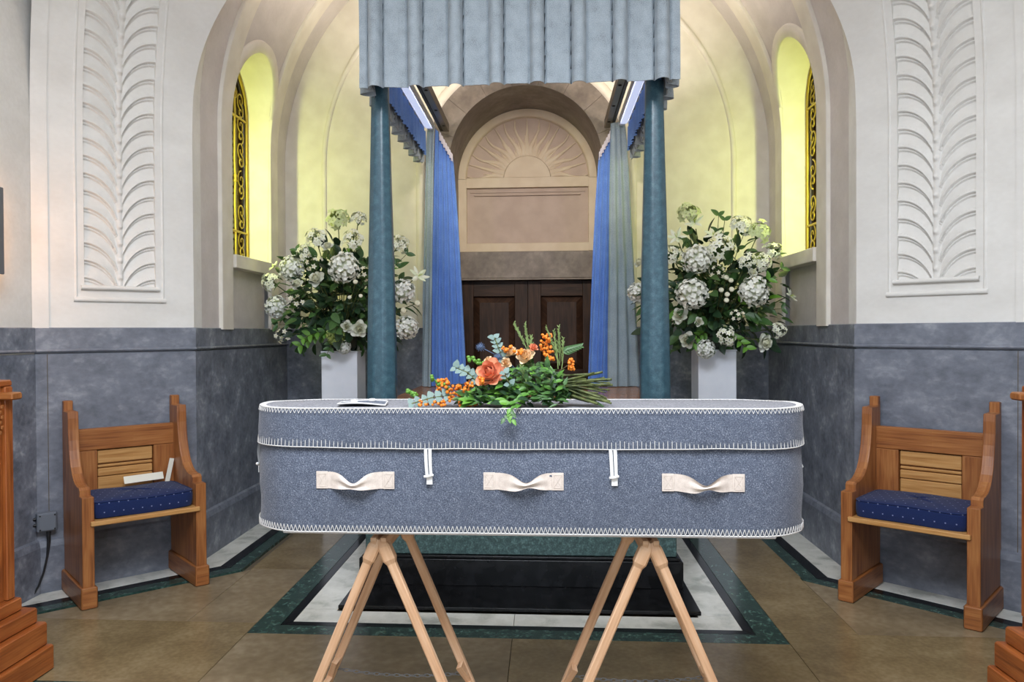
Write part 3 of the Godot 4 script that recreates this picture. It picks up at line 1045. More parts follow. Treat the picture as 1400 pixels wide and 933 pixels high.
# floor pieces: polygons given as x, z(depth, positive away)
func piece(called: String, floor_node: Node, pts: Array, m: Material, inset := 0.0012) -> void:
	var poly := PackedVector2Array()
	for p in pts:
		poly.append(Vector2(p[0], -p[1]))
	var ins := Geometry2D.offset_polygon(poly, -inset, Geometry2D.JOIN_MITER)
	if ins.is_empty():
		return
	var mb := MB.new()
	# polygon lies in x / z: turn the prism's z up
	var xf := Transform3D(Basis(Vector3(1, 0, 0), Vector3(0, 0, 1), Vector3(0, 1, 0)), Vector3.ZERO)
	mb.prism(ins[0], -0.02, 0.0, 0.0006, xf)
	struct(called, mb, m, "", floor_node)

func offset_line(s: float, d: float) -> Array:   # wall line moved d into the room: from the nave end to the back
	var cz := -CORNER_L if s < 0 else -CORNER_R
	var k := 0.70710678
	var x0 := HALF - d
	var z0 := cz - d * 0.41421
	return [Vector2(BX + s * (x0 + 1.3), z0 - 1.3), Vector2(BX + s * x0, z0), Vector2(BX + s * x0, -BACK)]

func build_floor() -> void:
	var base := MB.new()
	base.box(Vector3(0, -0.07, -1.0), Vector3(7.0, 0.1, 13.0), 0.0)
	var f := struct("floor", base, M.joint, "beige stone slab floor with green and black marble borders")
	var bw := 1.33
	# border round the catafalque
	var ring := func(xo: float, zo: float, xi: float, zi: float, m: Material, nm: String):
		piece.call(nm, f, [[-xo, zo], [xo, zo], [xi, zi], [-xi, zi]], m)
		for s in [-1, 1]:
			piece.call(nm, f, [[s * xo, zo], [s * xo, -BACK], [s * xi, -BACK], [s * xi, zi]], m)
	ring.call(bw, 3.845, 1.197, 3.96, M.green, "green_border")
	ring.call(1.197, 3.96, 1.147, 4.012, M.black, "black_border")
	piece("white_slab", f, [[-1.147, 4.012], [0.0, 4.012], [0.0, 4.18], [-0.96, 4.18], [-0.96, 4.2], [-1.147, 4.2]], M.white_marble)
	piece("white_slab", f, [[1.147, 4.012], [0.0, 4.012], [0.0, 4.18], [0.96, 4.18], [0.96, 4.2], [1.147, 4.2]], M.white_marble)
	for s in [-1, 1]:
		piece("white_slab", f, [[s * 0.96, 4.2], [s * 1.147, 4.2], [s * 1.147, 5.5], [s * 0.96, 5.5]], M.white_marble)
		piece("white_slab", f, [[s * 0.9, 5.5], [s * 1.147, 5.5], [s * 1.147, -BACK], [s * 0.9, -BACK]], M.white_marble)
		var w := offset_line(s, 0.0)
		var l1 := offset_line(s, 0.20)
		var l2 := offset_line(s, 0.275)
		var l3 := offset_line(s, 0.365)
		for q in [[w, l1, M.white_marble, "white_border"], [l1, l2, M.black, "black_border"], [l2, l3, M.green, "green_border"]]:
			var a: Array = q[0]
			var b: Array = q[1]
			piece(q[3], f, [[a[0].x, a[0].y], [a[1].x, a[1].y], [b[1].x, b[1].y], [b[0].x, b[0].y]], q[2])
			piece(q[3], f, [[a[1].x, a[1].y], [a[2].x, a[2].y], [b[2].x, b[2].y], [b[1].x, b[1].y]], q[2])
		# beige slabs
		piece("slab", f, [[s * bw, 3.985], [s * 1.70, 3.985], [s * 1.70, 4.9], [s * bw, 4.9]], M.limestone_pale if s < 0 else M.limestone)
		piece("slab", f, [[s * bw, 4.9], [s * 1.71, 4.9], [s * 1.71, 5.9], [s * bw, 5.9]], M.limestone)
		piece("slab", f, [[s * bw, 5.9], [s * 1.71, 5.9], [s * 1.71, -BACK], [s * bw, -BACK]], M.limestone_pale)
		var zc: float = l3[1].y
		var xe: float = 1.71 + (zc - 3.985)
		piece("slab", f, [[s * 1.70, 3.985], [s * xe, 3.985], [s * 1.70, zc]], M.limestone_pale)
		var x2: float = 1.71 + (zc - 3.265)
		piece("slab", f, [[s * bw, 3.265], [s * x2, 3.265], [s * xe, 3.985], [s * bw, 3.985]], M.limestone)
	for q in [[-bw, 0.0], [0.0, bw]]:
		piece("slab", f, [[q[0], 3.265], [q[1], 3.265], [q[1], 3.845], [q[0], 3.845]], M.limestone_pale if q[0] < 0 else M.limestone)
	for k in 4:
		piece("green_border", f, [[-3.0 + k * 1.5, 3.15], [-1.5 + k * 1.5, 3.15], [-1.5 + k * 1.5, 3.265], [-3.0 + k * 1.5, 3.265]], M.green)
		for z in 8:
			piece("slab", f, [[-3.0 + k * 1.5, 3.15 - z], [-1.5 + k * 1.5, 3.15 - z], [-1.5 + k * 1.5, 2.15 - z], [-3.0 + k * 1.5, 2.15 - z]], M.limestone if (k + z) % 2 == 0 else M.limestone_pale)

func nave() -> void:
	var ce := MB.new()
	ce.box(Vector3(0, 4.35, 0.2), Vector3(7.0, 0.3, 10.0), 0.0)
	struct("ceiling", ce, M.plaster, "white plaster nave ceiling")
	var tm := MB.new()
	tm.box(Vector3(0, 4.95, -4.55), Vector3(6.0, 1.2, 0.3), 0.0)
	struct("wall_over_arch", tm, M.plaster, "white plaster wall over the bay arch")
	# rear wall behind the eye with a tall window opening
	var rw := MB.new()
	for q in [[-2.3, 2.3, 1.6, 4.6], [2.3, 2.3, 1.6, 4.6], [0.0, 3.95, 3.0, 1.3], [0.0, 0.2, 3.0, 0.4]]:
		rw.box(Vector3(q[0], q[1], 5.1), Vector3(q[2], q[3], 0.2), 0.0)
	struct("wall_rear", rw, M.plaster, "white plaster rear wall with a tall window")
	var pn := MB.new()
	pn.box(Vector3(0, 1.85, 5.15), Vector3(3.0, 2.9, 0.02), 0.0)
	struct("window_3", pn, M.day_pane, "tall daylit window at the rear of the nave")
	# glazed roof light over the nave
	var sk := MB.new()
	sk.box(Vector3(0, 4.19, -0.6), Vector3(2.6, 0.02, 2.2), 0.0)
	struct("window_4", sk, M.day_pane, "daylit ceiling light over the nave")

# ---------------------------------------------------------------- catafalque and canopy
func catafalque() -> void:
	var c := thing("catafalque", "green marble catafalque on a black plinth under the blue canopy", "catafalque", Vector3(0.01, 0, 0))
	var b := MB.new()
	b.box(Vector3(0, 0.012, -5.45), Vector3(1.94, 0.022, 2.5), 0.004)
	obj("plinth_step", b, M.black, c)
	b = MB.new()
	b.box(Vector3(0, 0.1, -5.66), Vector3(1.88, 0.16, 2.2), 0.008)
	b.box(Vector3(0, 0.19, -5.67), Vector3(1.84, 0.02, 2.22), 0.006)
	obj("plinth", b, M.black, c)
	b = MB.new()
	b.box(Vector3(0, 0.6, -5.68), Vector3(1.81, 0.80, 2.2), 0.006)
	obj("block", b, M.green_block, c)
	b = MB.new()
	b.box(Vector3(0, 1.015, -5.68), Vector3(1.85, 0.03, 2.2), 0.008)
	obj("rim", b, M.green_block, c)
	for k in 4:
		var d := MB.new()
		d.box(Vector3(-0.45 + (k % 2) * 0.9, 1.04, -5.2 - (k / 2) * 1.0), Vector3(0.895, 0.02, 0.995), 0.003, Transform3D.IDENTITY, 0, Vector2(k * 0.31, k * 0.17))
		obj("deck_board", d, M.deck, c)

func pleat_bump(x: float, centers: Array, w: float, depth: float) -> float:
	var z := 0.0
	for c in centers:
		var d: float = absf(x - c) / w
		if d < 1.0:
			z = max(z, depth * sqrt(1.0 - d * d))
		elif d < 1.35:
			z = min(z, -0.022 * (1.35 - d) / 0.35)
	return z

# hanging cloth along x (0..len), outward +z, bottom at y = 0; xf places it
func valance(len: float, height: float, centers: Array, seed_n: int, base: Transform3D, inner := false) -> MB:
	var mb := MB.new()
	var nz := FastNoiseLite.new()
	nz.seed = seed_n
	nz.frequency = 1.6
	var nu := int(len / 0.006)
	var outer := []
	var back := []
	for r in 13:
		var f := r / 12.0     # 0 at the bottom
		var ro := []
		var rb := []
		for k in nu + 1:
			var x := len * k / nu
			var bump_ := pleat_bump(x, centers, 0.039, lerp(0.056, 0.046, f))
			var wav := 0.014 * nz.get_noise_2d(x * 2.2, f * 0.9) + 0.006 * nz.get_noise_2d(x * 9.0, f * 2.0) * (1.0 - f)
			var yy := f * height
			if r == 0:
				var sag := 0.006 * nz.get_noise_2d(x * 1.5, 9.0)
				if bump_ > 0.004: sag -= 0.006
				yy = sag
			ro.append(base * Vector3(x, yy, bump_ + wav))
			rb.append(base * Vector3(x, yy + 0.0, bump_ + wav - 0.006))
		outer.append(ro)
		back.append(rb)
	mb.grid(outer, false)
	mb.grid(back, true)
	mb.grid([back[0], outer[0]], false)
	return mb

func canopy() -> void:
	var c := thing("canopy", "grey blue pleated canopy on two green octagonal columns over the catafalque", "canopy")
	for s in [-1, 1]:
		var col := MB.new()
		var rows := []
		for q in [[1.05, 0.092], [1.12, 0.092], [1.3, 0.090], [1.9, 0.079], [2.4, 0.066], [2.8, 0.056], [3.05, 0.053], [3.3, 0.053]]:
			var row := []
			for k in 32:
				var a := TAU * k / 32.0
				# rounded octagon
				var m: float = fposmod(a + PI / 8, PI / 4) - PI / 8
				var rr: float = q[1] * lerp(1.0, cos(PI / 8) / cos(m) * 1.0, 0.85)
				row.append(Vector3(s * 0.805 + cos(a) * rr, q[0], -4.66 + sin(a) * rr))
			rows.append(row)
		col.grid(rows, true, true)
		if (col.n[0]).dot(col.v[0] - Vector3(s * 0.805, 1.05, -4.66)) < 0:
			for k in col.n.size(): col.n[k] = -col.n[k]
			for k in range(0, col.i.size(), 3):
				var tmp := col.i[k + 1]; col.i[k + 1] = col.i[k + 2]; col.i[k + 2] = tmp
		obj("column", col, M.column, c)
	# front valance, then the two sides
	var cen := []
	for k in 8:
		cen.append(0.092 + k * 0.2285)
	var fr := valance(1.79, 0.95, cen, 11, Transform3D(Basis.IDENTITY, Vector3(-0.875, 2.885, -4.42)))
	obj("valance", fr, M.wool, c)
	var ln := MB.new()
	ln.box(Vector3(0.02, 3.37, -4.455), Vector3(1.70, 0.84, 0.006), 0.001)
	obj("valance_lining", ln, M.lining, c)
	var tb := MB.new()
	tb.box(Vector3(0.02, 3.815, -4.46), Vector3(1.76, 0.05, 0.05), 0.004)
	obj("pelmet_board", tb, M.oak, c)
	# two warm spot lamps behind the pelmet, aimed back at the lunette over the doors
	for s in [-1, 1]:
		var aim := Transform3D(Basis.IDENTITY, Vector3(s * 0.42 + 0.02, 3.22, -4.60)).looking_at(Vector3(s * 0.1, 2.45, -7.6), Vector3.UP)
		var sp := MB.new()
		sp.tube([Vector3(0, 0, 0.1), Vector3(0, 0, 0.02), Vector3(0, 0, -0.02)], [0.03, 0.045, 0.05], 16)
		var so := obj("spot_lamp", sp, M.rail_dark, c, aim)
		sp = MB.new()
		sp.tube([Vector3(0, 0, -0.021), Vector3(0, 0, -0.026)], 0.042, 16)
		obj("glowing_lens", sp, M.warm_lamp, so)
		var bl := SpotLight3D.new()
		bl.name = "spot_light"
		bl.spot_angle = 25.0
		bl.spot_angle_attenuation = 0.7
		bl.spot_attenuation = 2.0
		bl.spot_range = 12.0
		bl.light_size = 0.04
		bl.light_color = Color(1.0, 0.95, 0.89)
		bl.light_energy = LAMP_SPOT
		bl.shadow_enabled = true
		so.add_child(bl)
		bl.position = Vector3(0, 0, -0.04)
	for s in [-1, 1]:
		var cs := []
		for k in 9:
			cs.append(0.1 + k * 0.225)
		var L := 2.0
		var xf: Transform3D
		if s < 0:
			xf = Transform3D(Basis(Vector3(0, 0, 1), Vector3.UP, Vector3(-1, 0, 0)), Vector3(-0.836, 2.885, -4.43 - L))
			cs.reverse()
			for k in cs.size(): cs[k] = L - cs[k]
		else:
			xf = Transform3D(Basis(Vector3(0, 0, -1), Vector3.UP, Vector3(1, 0, 0)), Vector3(0.874, 2.885, -4.43))
		obj("valance", valance(L, 0.345, cs, 17 + s, xf), M.wool, c)
		# gathered blue lining inside
		var lg := MB.new()
		var rows := []
		for r in 7:
			var f := r / 6.0
			var row := []
			for k in 161:
				var z := -4.5 - 1.9 * k / 160.0
				var g: float = 0.008 * sin(k * 0.9 + sin(k * 0.13) * 2.0) * lerp(1.0, 0.5, f) + 0.006 * sin(k * 0.31)
				row.append(Vector3(s * (0.845 if s > 0 else 0.81) - s * (0.012 + g), lerp(2.945, 3.14, f), z))
			rows.append(row)
		lg.grid(rows, s < 0)
		obj("valance_lining", lg, M.lining, c)
		var rl := MB.new()
		rl.box(Vector3(s * 0.675 + 0.015, 3.23, -5.55), Vector3(0.05, 0.07, 2.2), 0.004)
		obj("rail", rl, M.rail, c)
		rl = MB.new()
		rl.box(Vector3(s * 0.715 + 0.015, 3.22, -5.55), Vector3(0.024, 0.045, 2.2), 0.003)
		obj("curtain_track", rl, M.rail_dark, c)
		for z in [-5.0, -5.5, -6.0, -6.45]:
			var bt := MB.new()
			bt.lathe([Vector2(0.001, 0.0), Vector2(0.012, 0.002), Vector2(0.014, 0.008), Vector2(0.014, 0.012)], 10)
			obj("bolt", bt, M.rail_dark, c, Transform3D(Basis.IDENTITY, Vector3(s * 0.672 + 0.015, 3.188, z)))
		# strip lamp along the side
		var lamp := MB.new()
		lamp.box(Vector3(s * 0.785 + 0.015, 3.17, -5.5), Vector3(0.05, 0.03, 1.75), 0.006)
		var lo := obj("strip_lamp", lamp, M.lamp, c)
		lo.set_meta("label", "glowing white strip lamp")
		var cap := MB.new()
		cap.box(Vector3(s * 0.775 + 0.015, 3.175, -6.4), Vector3(0.045, 0.05, 0.05), 0.006)
		obj("lamp_end_cap", cap, M.white_paint, c)
		# the tube shines up to both sides over the lips of its trough
		for tilt in [-0.4, 0.4]:
			var sl := AreaLight3D.new()
			sl.name = "strip_light"
			sl.area_size = Vector2(0.03, 1.75)
			sl.light_color = Color(1.0, 0.94, 0.88)
			sl.light_energy = LAMP_CANOPY
			sl.area_range = 12.0
			sl.shadow_enabled = true
			c.add_child(sl, true)
			sl.transform = Transform3D(Basis(Vector3(0, 0, 1), tilt) * Basis(Vector3(1, 0, 0), Vector3(0, 0, 1), Vector3(0, -1, 0)), Vector3(s * 0.785 + 0.015, 3.20, -5.5))
		var tr := MB.new()
		tr.box(Vector3(s * 0.82 + 0.015, 3.195, -5.5), Vector3(0.006, 0.06, 1.8), 0.001)
		tr.box(Vector3(s * 0.75 + 0.015, 3.185, -5.5), Vector3(0.006, 0.055, 1.8), 0.001)
		obj("lamp_trough", tr, M.white_paint, c)

# pleated sheet from a top line to a bottom line
func drape(top: Array, bot: Array, y0: float, pleats: int, amp: float, flip: bool, seed_n: int) -> MB:
	var mb := MB.new()
	var rows := []
	var nz := FastNoiseLite.new()
	nz.seed = seed_n
	nz.frequency = 1.0
	var nu := pleats * 10
	for r in 41:
		var f := r / 40.0
		var row := []
		for k in nu + 1:
			var u := float(k) / nu
			var a: Vector3 = (top[0] as Vector3).lerp(top[1], u)
			var b: Vector3 = (bot[0] as Vector3).lerp(bot[1], u)
			b.y = y0 if y0 > 0.0 else a.y + y0
			var g: float = pow(f, 0.75)
			var p := a.lerp(b, f)
			var ab := a.lerp(b, g)
			p.x = ab.x; p.z = ab.z
			var dir := ((top[1] as Vector3) - (top[0] as Vector3)).lerp((bot[1] as Vector3) - (bot[0] as Vector3), f)
			var out := Vector3(dir.z, 0, -dir.x).normalized()
			var ph := u * pleats * TAU + 1.2 * nz.get_noise_2d(u * 3.0, f * 1.5)
			p += out * sin(ph) * amp * lerp(0.45, 1.0, f) * (1.0 + 0.4 * nz.get_noise_2d(u * 9.0, 7.0))
			row.append(p)
		rows.append(row)
	mb.grid(rows, flip)
	var rows2 := []
	for r in rows:
		var row := []
		for p in r:
			row.append(p + Vector3(0, 0, -0.004))
		rows2.append(row)
	mb.grid(rows2, not flip)
	return mb

func curtains() -> void:
	for s in [-1, 1]:
		var c := thing("curtain", "blue curtain with a grey face drawn to the %s of the wooden doors" % ("left" if s < 0 else "right"), "curtain", Vector3.ZERO, 0.0, "curtains at the door recess")
		var dx := 0.015
		if s < 0:
			obj("blue_cloth", drape([Vector3(-0.735, 3.2, -6.52), Vector3(-0.60, 2.98, -6.60)], [Vector3(-0.775, 0, -6.46), Vector3(-0.49, 0, -6.56)], 1.056, 5, 0.016, false, 3), M.lining, c)
			obj("grey_cloth", drape([Vector3(-0.79, 3.2, -6.46), Vector3(-0.73, 3.2, -6.44)], [Vector3(-0.86, 0, -6.48), Vector3(-0.765, 0, -6.40)], 1.056, 2, 0.014, false, 4), M.grey_curtain, c)
			obj("heading_tape", drape([Vector3(-0.70, 3.17, -6.505), Vector3(-0.598, 2.985, -6.58)], [Vector3(-0.70, 0, -6.50), Vector3(-0.595, 0, -6.575)], -0.07, 7, 0.010, false, 5), M.heading, c)
		else:
			obj("blue_cloth", drape([Vector3(0.755, 3.2, -6.52), Vector3(0.62, 2.98, -6.60)], [Vector3(0.70, 0, -6.48), Vector3(0.515, 0, -6.58)], 1.056, 4, 0.016, true, 6), M.lining, c)
			obj("grey_cloth", drape([Vector3(0.815, 3.2, -6.46), Vector3(0.70, 3.18, -6.44)], [Vector3(0.93, 0, -6.48), Vector3(0.665, 0, -6.40)], 1.056, 3, 0.016, true, 7), M.grey_curtain, c)
			obj("heading_tape", drape([Vector3(0.72, 3.17, -6.505), Vector3(0.618, 2.985, -6.58)], [Vector3(0.72, 0, -6.50), Vector3(0.615, 0, -6.575)], -0.07, 7, 0.010, true, 8), M.heading, c)

# ---------------------------------------------------------------- coffin
const CX := 0.093
const CZ := -2.925
func outline(hl: float, hw: float, r: float) -> Array:   # points with outward normals, even steps
	var raw := []
	var cs := [[hl - r, hw - r, 0.0], [-(hl - r), hw - r, PI / 2], [-(hl - r), -(hw - r), PI], [hl - r, -(hw - r), PI * 1.5]]
	for q in cs:
		for k in 17:
			var a: float = q[2] + PI / 2 * k / 16.0
			raw.append(Vector2(q[0] + r * cos(a), q[1] + r * sin(a)))
	var total := 0.0
	for k in raw.size():
		total += (raw[k] as Vector2).distance_to(raw[(k + 1) % raw.size()])
	var cnt := 310
	var o := []
	var step := total / cnt
	var at := 0.0
	var acc := 0.0
	var k := 0
	while o.size() < cnt:
		var a: Vector2 = raw[k % raw.size()]
		var b: Vector2 = raw[(k + 1) % raw.size()]
		var l := a.distance_to(b)
		if acc + l >= at and l > 0.0:
			var p := a.lerp(b, (at - acc) / l)
			var d := (b - a).normalized()
			o.append([p, Vector2(d.y, -d.x)])
			at += step
		else:
			acc += l
			k += 1
	return o

func coffin() -> void:
	var c := thing("coffin", "grey blue wool felt coffin with white blanket stitching on two trestles", "coffin", Vector3(CX, 0, CZ))
	var hl := 0.98
	var hw := 0.228
	var yb := 0.808
	var ys := 1.103
	var yt := 1.237
	var ol := outline(hl, hw, 0.2)
	var nz := FastNoiseLite.new()
	nz.seed = 77
	nz.frequency = 1.0
	var wave := func(p: Vector2, y: float, a: float) -> float:
		return a * nz.get_noise_3d(p.x * 3.0, y * 4.0, p.y * 3.0) + a * 0.4 * nz.get_noise_3d(p.x * 9.0, y * 8.0, p.y * 9.0)
	var pt := func(k: int, y: float, off: float, a := 0.007) -> Vector3:
		var q = ol[k % ol.size()]
		var w: float = off + wave.call(q[0], y, a)
		return Vector3(q[0].x + q[1].x * w, y, q[0].y + q[1].y * w)
	# body
	var rows := []
	for e in [[yb - 0.002, -0.03], [yb, -0.004], [yb + 0.006, 0.0], [yb + 0.05, 0.001], [yb + 0.1, 0.003], [yb + 0.15, 0.004], [yb + 0.2, 0.003], [yb + 0.25, 0.0], [ys - 0.012, -0.004], [ys + 0.06, -0.006]]:
		var row := []
		for k in ol.size():
			row.append(pt.call(k, e[0], e[1]))
		rows.append(row)
	var b := MB.new()
	b.grid(rows, false, true)
	fix_out(b, Vector3(0, 1.0, 0))
	var bot := []
	for k in ol.size(): bot.append(pt.call(k, yb - 0.002, -0.03))
	b.fan(bot, Vector3.DOWN)
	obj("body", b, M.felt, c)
	# lid: skirt and top
	rows = []
	var sagf := func(k: int) -> float:
		var q: Vector2 = ol[k % ol.size()][0]
		return 0.004 * nz.get_noise_2d(q.x * 2.0, 40.0 + q.y) + (-0.008 if q.y > 0 else 0.0) * smoothstep(0.9, 0.2, absf(q.x)) * 0.5
	for e in [[ys, -0.002, 1.0], [ys, 0.006, 1.0], [ys + 0.03, 0.006, 0.6], [ys + 0.07, 0.005, 0.2], [yt - 0.02, 0.005, 0.0], [yt - 0.004, 0.003, 0.0], [yt, 0.0, 0.0]]:
		var row := []
		for k in ol.size():
			var p: Vector3 = pt.call(k, e[0], e[1], 0.005)
			p.y += sagf.call(k) * e[2]
			if e[2] == 0.0 and ol[k][0].y < 0: p.y -= 0.008 * smoothstep(0.0, -0.2, ol[k][0].y)
			row.append(p)
		rows.append(row)
	var l := MB.new()
	l.grid(rows, false, true)
	fix_out(l, Vector3(0, 1.17, 0))
	obj("lid_skirt", l, M.felt, c)
	var tp := MB.new()
	var tr := []
	for f in [1.0, 0.97, 0.8, 0.55, 0.3, 0.1, 0.0]:
		var row := []
		for k in ol.size():
			var p: Vector3 = pt.call(k, yt, 0.0, 0.005)
			if p.z < 0: p.y -= 0.008 * smoothstep(0.0, -0.2, p.z) * f
			row.append(Vector3(p.x * f, p.y - 0.004 * (1.0 - f) - (0.002 if f < 1.0 else 0.0), p.z * f))
		tr.append(row)
	tp.grid(tr, false, true)
	for k in tp.n.size():
		if tp.n[k].y < 0 or tp.n[k].length() < 0.5: tp.n[k] = Vector3.UP
	refix(tp)
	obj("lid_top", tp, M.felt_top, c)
	# cords and stitches along the three edges
	for e in [[yt + 0.001, 0.002, "top"], [ys + 0.001, 0.006, "lid"], [yb + 0.001, 0.003, "base"]]:
		var st := MB.new()
		var cord := []
		var n := ol.size()
		var get_p := func(k: int, dy: float, off: float) -> Vector3:
			var p: Vector3 = pt.call(k, e[0], e[1] + off, 0.005 if e[2] != "base" else 0.007)
			p.y += dy
			if e[2] == "lid": p.y += sagf.call(k)
			if e[2] == "top" and ol[k % n][0].y < 0: p.y -= 0.008 * smoothstep(0.0, -0.2, ol[k % n][0].y)
			return p
		for k in n + 1:
			cord.append(get_p.call(k, 0.0, 0.0))
		st.tube(cord, {"top": 0.0028, "lid": 0.002, "base": 0.0026}[e[2]], 6, false)
		for k in n:
			var a: Vector3 = get_p.call(k, 0.0, 0.002)
			if e[2] == "top":
				var m1: Vector3 = get_p.call(k, -0.016, 0.006)
				var a2: Vector3 = get_p.call(k + 1, 0.0, 0.002)
				st.tube([a, m1.lerp(get_p.call(k + 1, -0.016, 0.006), 0.5)], 0.0011, 4, false)
				st.tube([m1.lerp(get_p.call(k + 1, -0.016, 0.006), 0.5), a2], 0.0011, 4, false)
				st.tube([get_p.call(k, 0.002, 0.0), get_p.call(k, 0.0, -0.02)], 0.0011, 4, false)
			elif e[2] == "lid":
				st.tube([a, get_p.call(k, 0.026 + 0.003 * sin(k * 1.7), -0.001)], 0.0013, 4, false)
			else:
				var m2: Vector3 = (get_p.call(k, 0.024, 0.002) as Vector3).lerp(get_p.call(k + 1, 0.024, 0.002), 0.5)
				st.tube([a, m2], 0.0013, 4, false)
				st.tube([m2, get_p.call(k + 1, 0.0, 0.002)], 0.0013, 4, false)
		var o := obj("blanket_stitching", st, M.thread, c)
		o.set_meta("kind", "stuff")
	var bb := MB.new()
	bb.box(Vector3(0, yb - 0.012, 0), Vector3(1.72, 0.016, 0.36), 0.004)
	obj("base_board", bb, M.white_paint, c)
	# canvas handles on the front
	var hz := hw + 0.002
	var hi := 0
	for x in [-0.583, -0.001, 0.603]:
		handle(c, Vector3(x, 0.99, hz), hi)
		hi += 1
	# tie loops with toggles
	for x in [-0.327, 0.303]:
		tie(c, Vector3(x, ys - 0.004, hw + 0.008), 0.0)
	tie(c, Vector3(hl + 0.014, ys - 0.004, -0.02), PI / 2)
	tie(c, Vector3(-hl - 0.014, ys - 0.004, 0.02), -PI / 2)

func fix_out(mb: MB, center: Vector3) -> void:
	var sum := 0.0
	for k in mb.n.size():
		sum += signf(mb.n[k].dot(mb.v[k] - center))
	if sum < 0:
		for k in mb.n.size(): mb.n[k] = -mb.n[k]
	refix(mb)

func refix(mb: MB) -> void:
	for k in range(0, mb.i.size(), 3):
		var a := mb.i[k]
		var cr := (mb.v[mb.i[k + 1]] - mb.v[a]).cross(mb.v[mb.i[k + 2]] - mb.v[a])
		if cr.dot(mb.n[a] + mb.n[mb.i[k + 1]] + mb.n[mb.i[k + 2]]) > 0:
			var tmp := mb.i[k + 1]; mb.i[k + 1] = mb.i[k + 2]; mb.i[k + 2] = tmp

func handle(c: Node, at: Vector3, variant: int) -> void:
	var mb := MB.new()
	var rows := []
	var dip: float = [0.012, 0.008, 0.016][variant]
	var pin: float = [-0.02, 0.05, 0.03][variant]
	for k in 41:
		var u := k / 40.0
		var x: float = lerp(-0.137, 0.137, u)
		var w: float = 1.0 - 0.72 * exp(-pow((u - 0.5 - pin) / 0.13, 2.0))
		w = lerp(1.0, w, smoothstep(0.1, 0.3, u) * smoothstep(0.98, 0.72, u))
		var mid: float = exp(-pow((u - 0.5 - pin) / 0.17, 2.0))
		var row := []
		for q in 7:
			var v := q / 6.0 - 0.5
			var out := 0.004 + 0.026 * sin(PI * clamp((u - 0.18) / 0.64, 0.0, 1.0)) + 0.008 * mid * sin(v * PI * 3.0 + variant)
			var tw := v * w * 0.058
			row.append(Vector3(x, tw - dip * mid + 0.006 * sin(u * 9.0 + variant) * mid, out))
		rows.append(row)
	mb.grid(rows, true)
	var rows2 := []
	for r in rows:
		var row := []
		for p in r: row.append(p - Vector3(0, 0, 0.0025))
		rows2.append(row)
	mb.grid(rows2, false)
	var h := obj("handle", mb, M.canvas, c, Transform3D(Basis(Vector3.BACK, 0.0), at))
	h.set_meta("label", "cream canvas carrying handle")
	for s in [-1, 1]:
		var p := MB.new()
		p.box(Vector3(s * 0.117, 0, 0.004), Vector3(0.04, 0.06, 0.004), 0.001)
		obj("patch", p, M.canvas, h)
		var t := MB.new()
		for q in [[-1, -1, 1, 1], [-1, 1, 1, -1], [-1, -1, -1, 1], [1, -1, 1, 1], [-1, 1, 1, 1], [-1, -1, 1, -1]]:
			t.tube([Vector3(s * 0.117 + q[0] * 0.014, q[1] * 0.022, 0.0065), Vector3(s * 0.117 + q[2] * 0.014, q[3] * 0.022, 0.0065)], 0.0007, 4, false)
		obj("seam", t, M.canvas, h)

func tie(c: Node, at: Vector3, turn: float) -> void:
	var xf := Transform3D(Basis(Vector3.UP, turn), at)
	var mb := MB.new()
	for e in [[-0.009, -0.004, -0.096], [0.006, 0.009, -0.088]]:
		var rows := []
		for k in 9:
			var f := k / 8.0
			var x: float = lerp(e[0], e[1], f)
			rows.append([Vector3(x - 0.0055, e[2] * f, 0.003 + 0.006 * sin(f * PI)), Vector3(x + 0.0055, e[2] * f, 0.005 + 0.006 * sin(f * PI))])
		mb.grid(rows, true)
	mb.box(Vector3(0.004, -0.108, 0.005), Vector3(0.021, 0.026, 0.003), 0.001)
	var t := obj("tie_tape", mb, M.tape, c, xf)
	var bd := MB.new()
	bd.tube([Vector3(-0.014, -0.093, 0.010), Vector3(0.0, -0.092, 0.012), Vector3(0.014, -0.089, 0.010)], [0.004, 0.005, 0.004], 8)
	bd.lathe([Vector2(0.0005, -0.006), Vector2(0.005, -0.004), Vector2(0.0065, 0.0), Vector2(0.005, 0.004), Vector2(0.0005, 0.006)], 10, Vector3(0.013, -0.088, 0.010))
	obj("toggle", bd, M.tape, t)

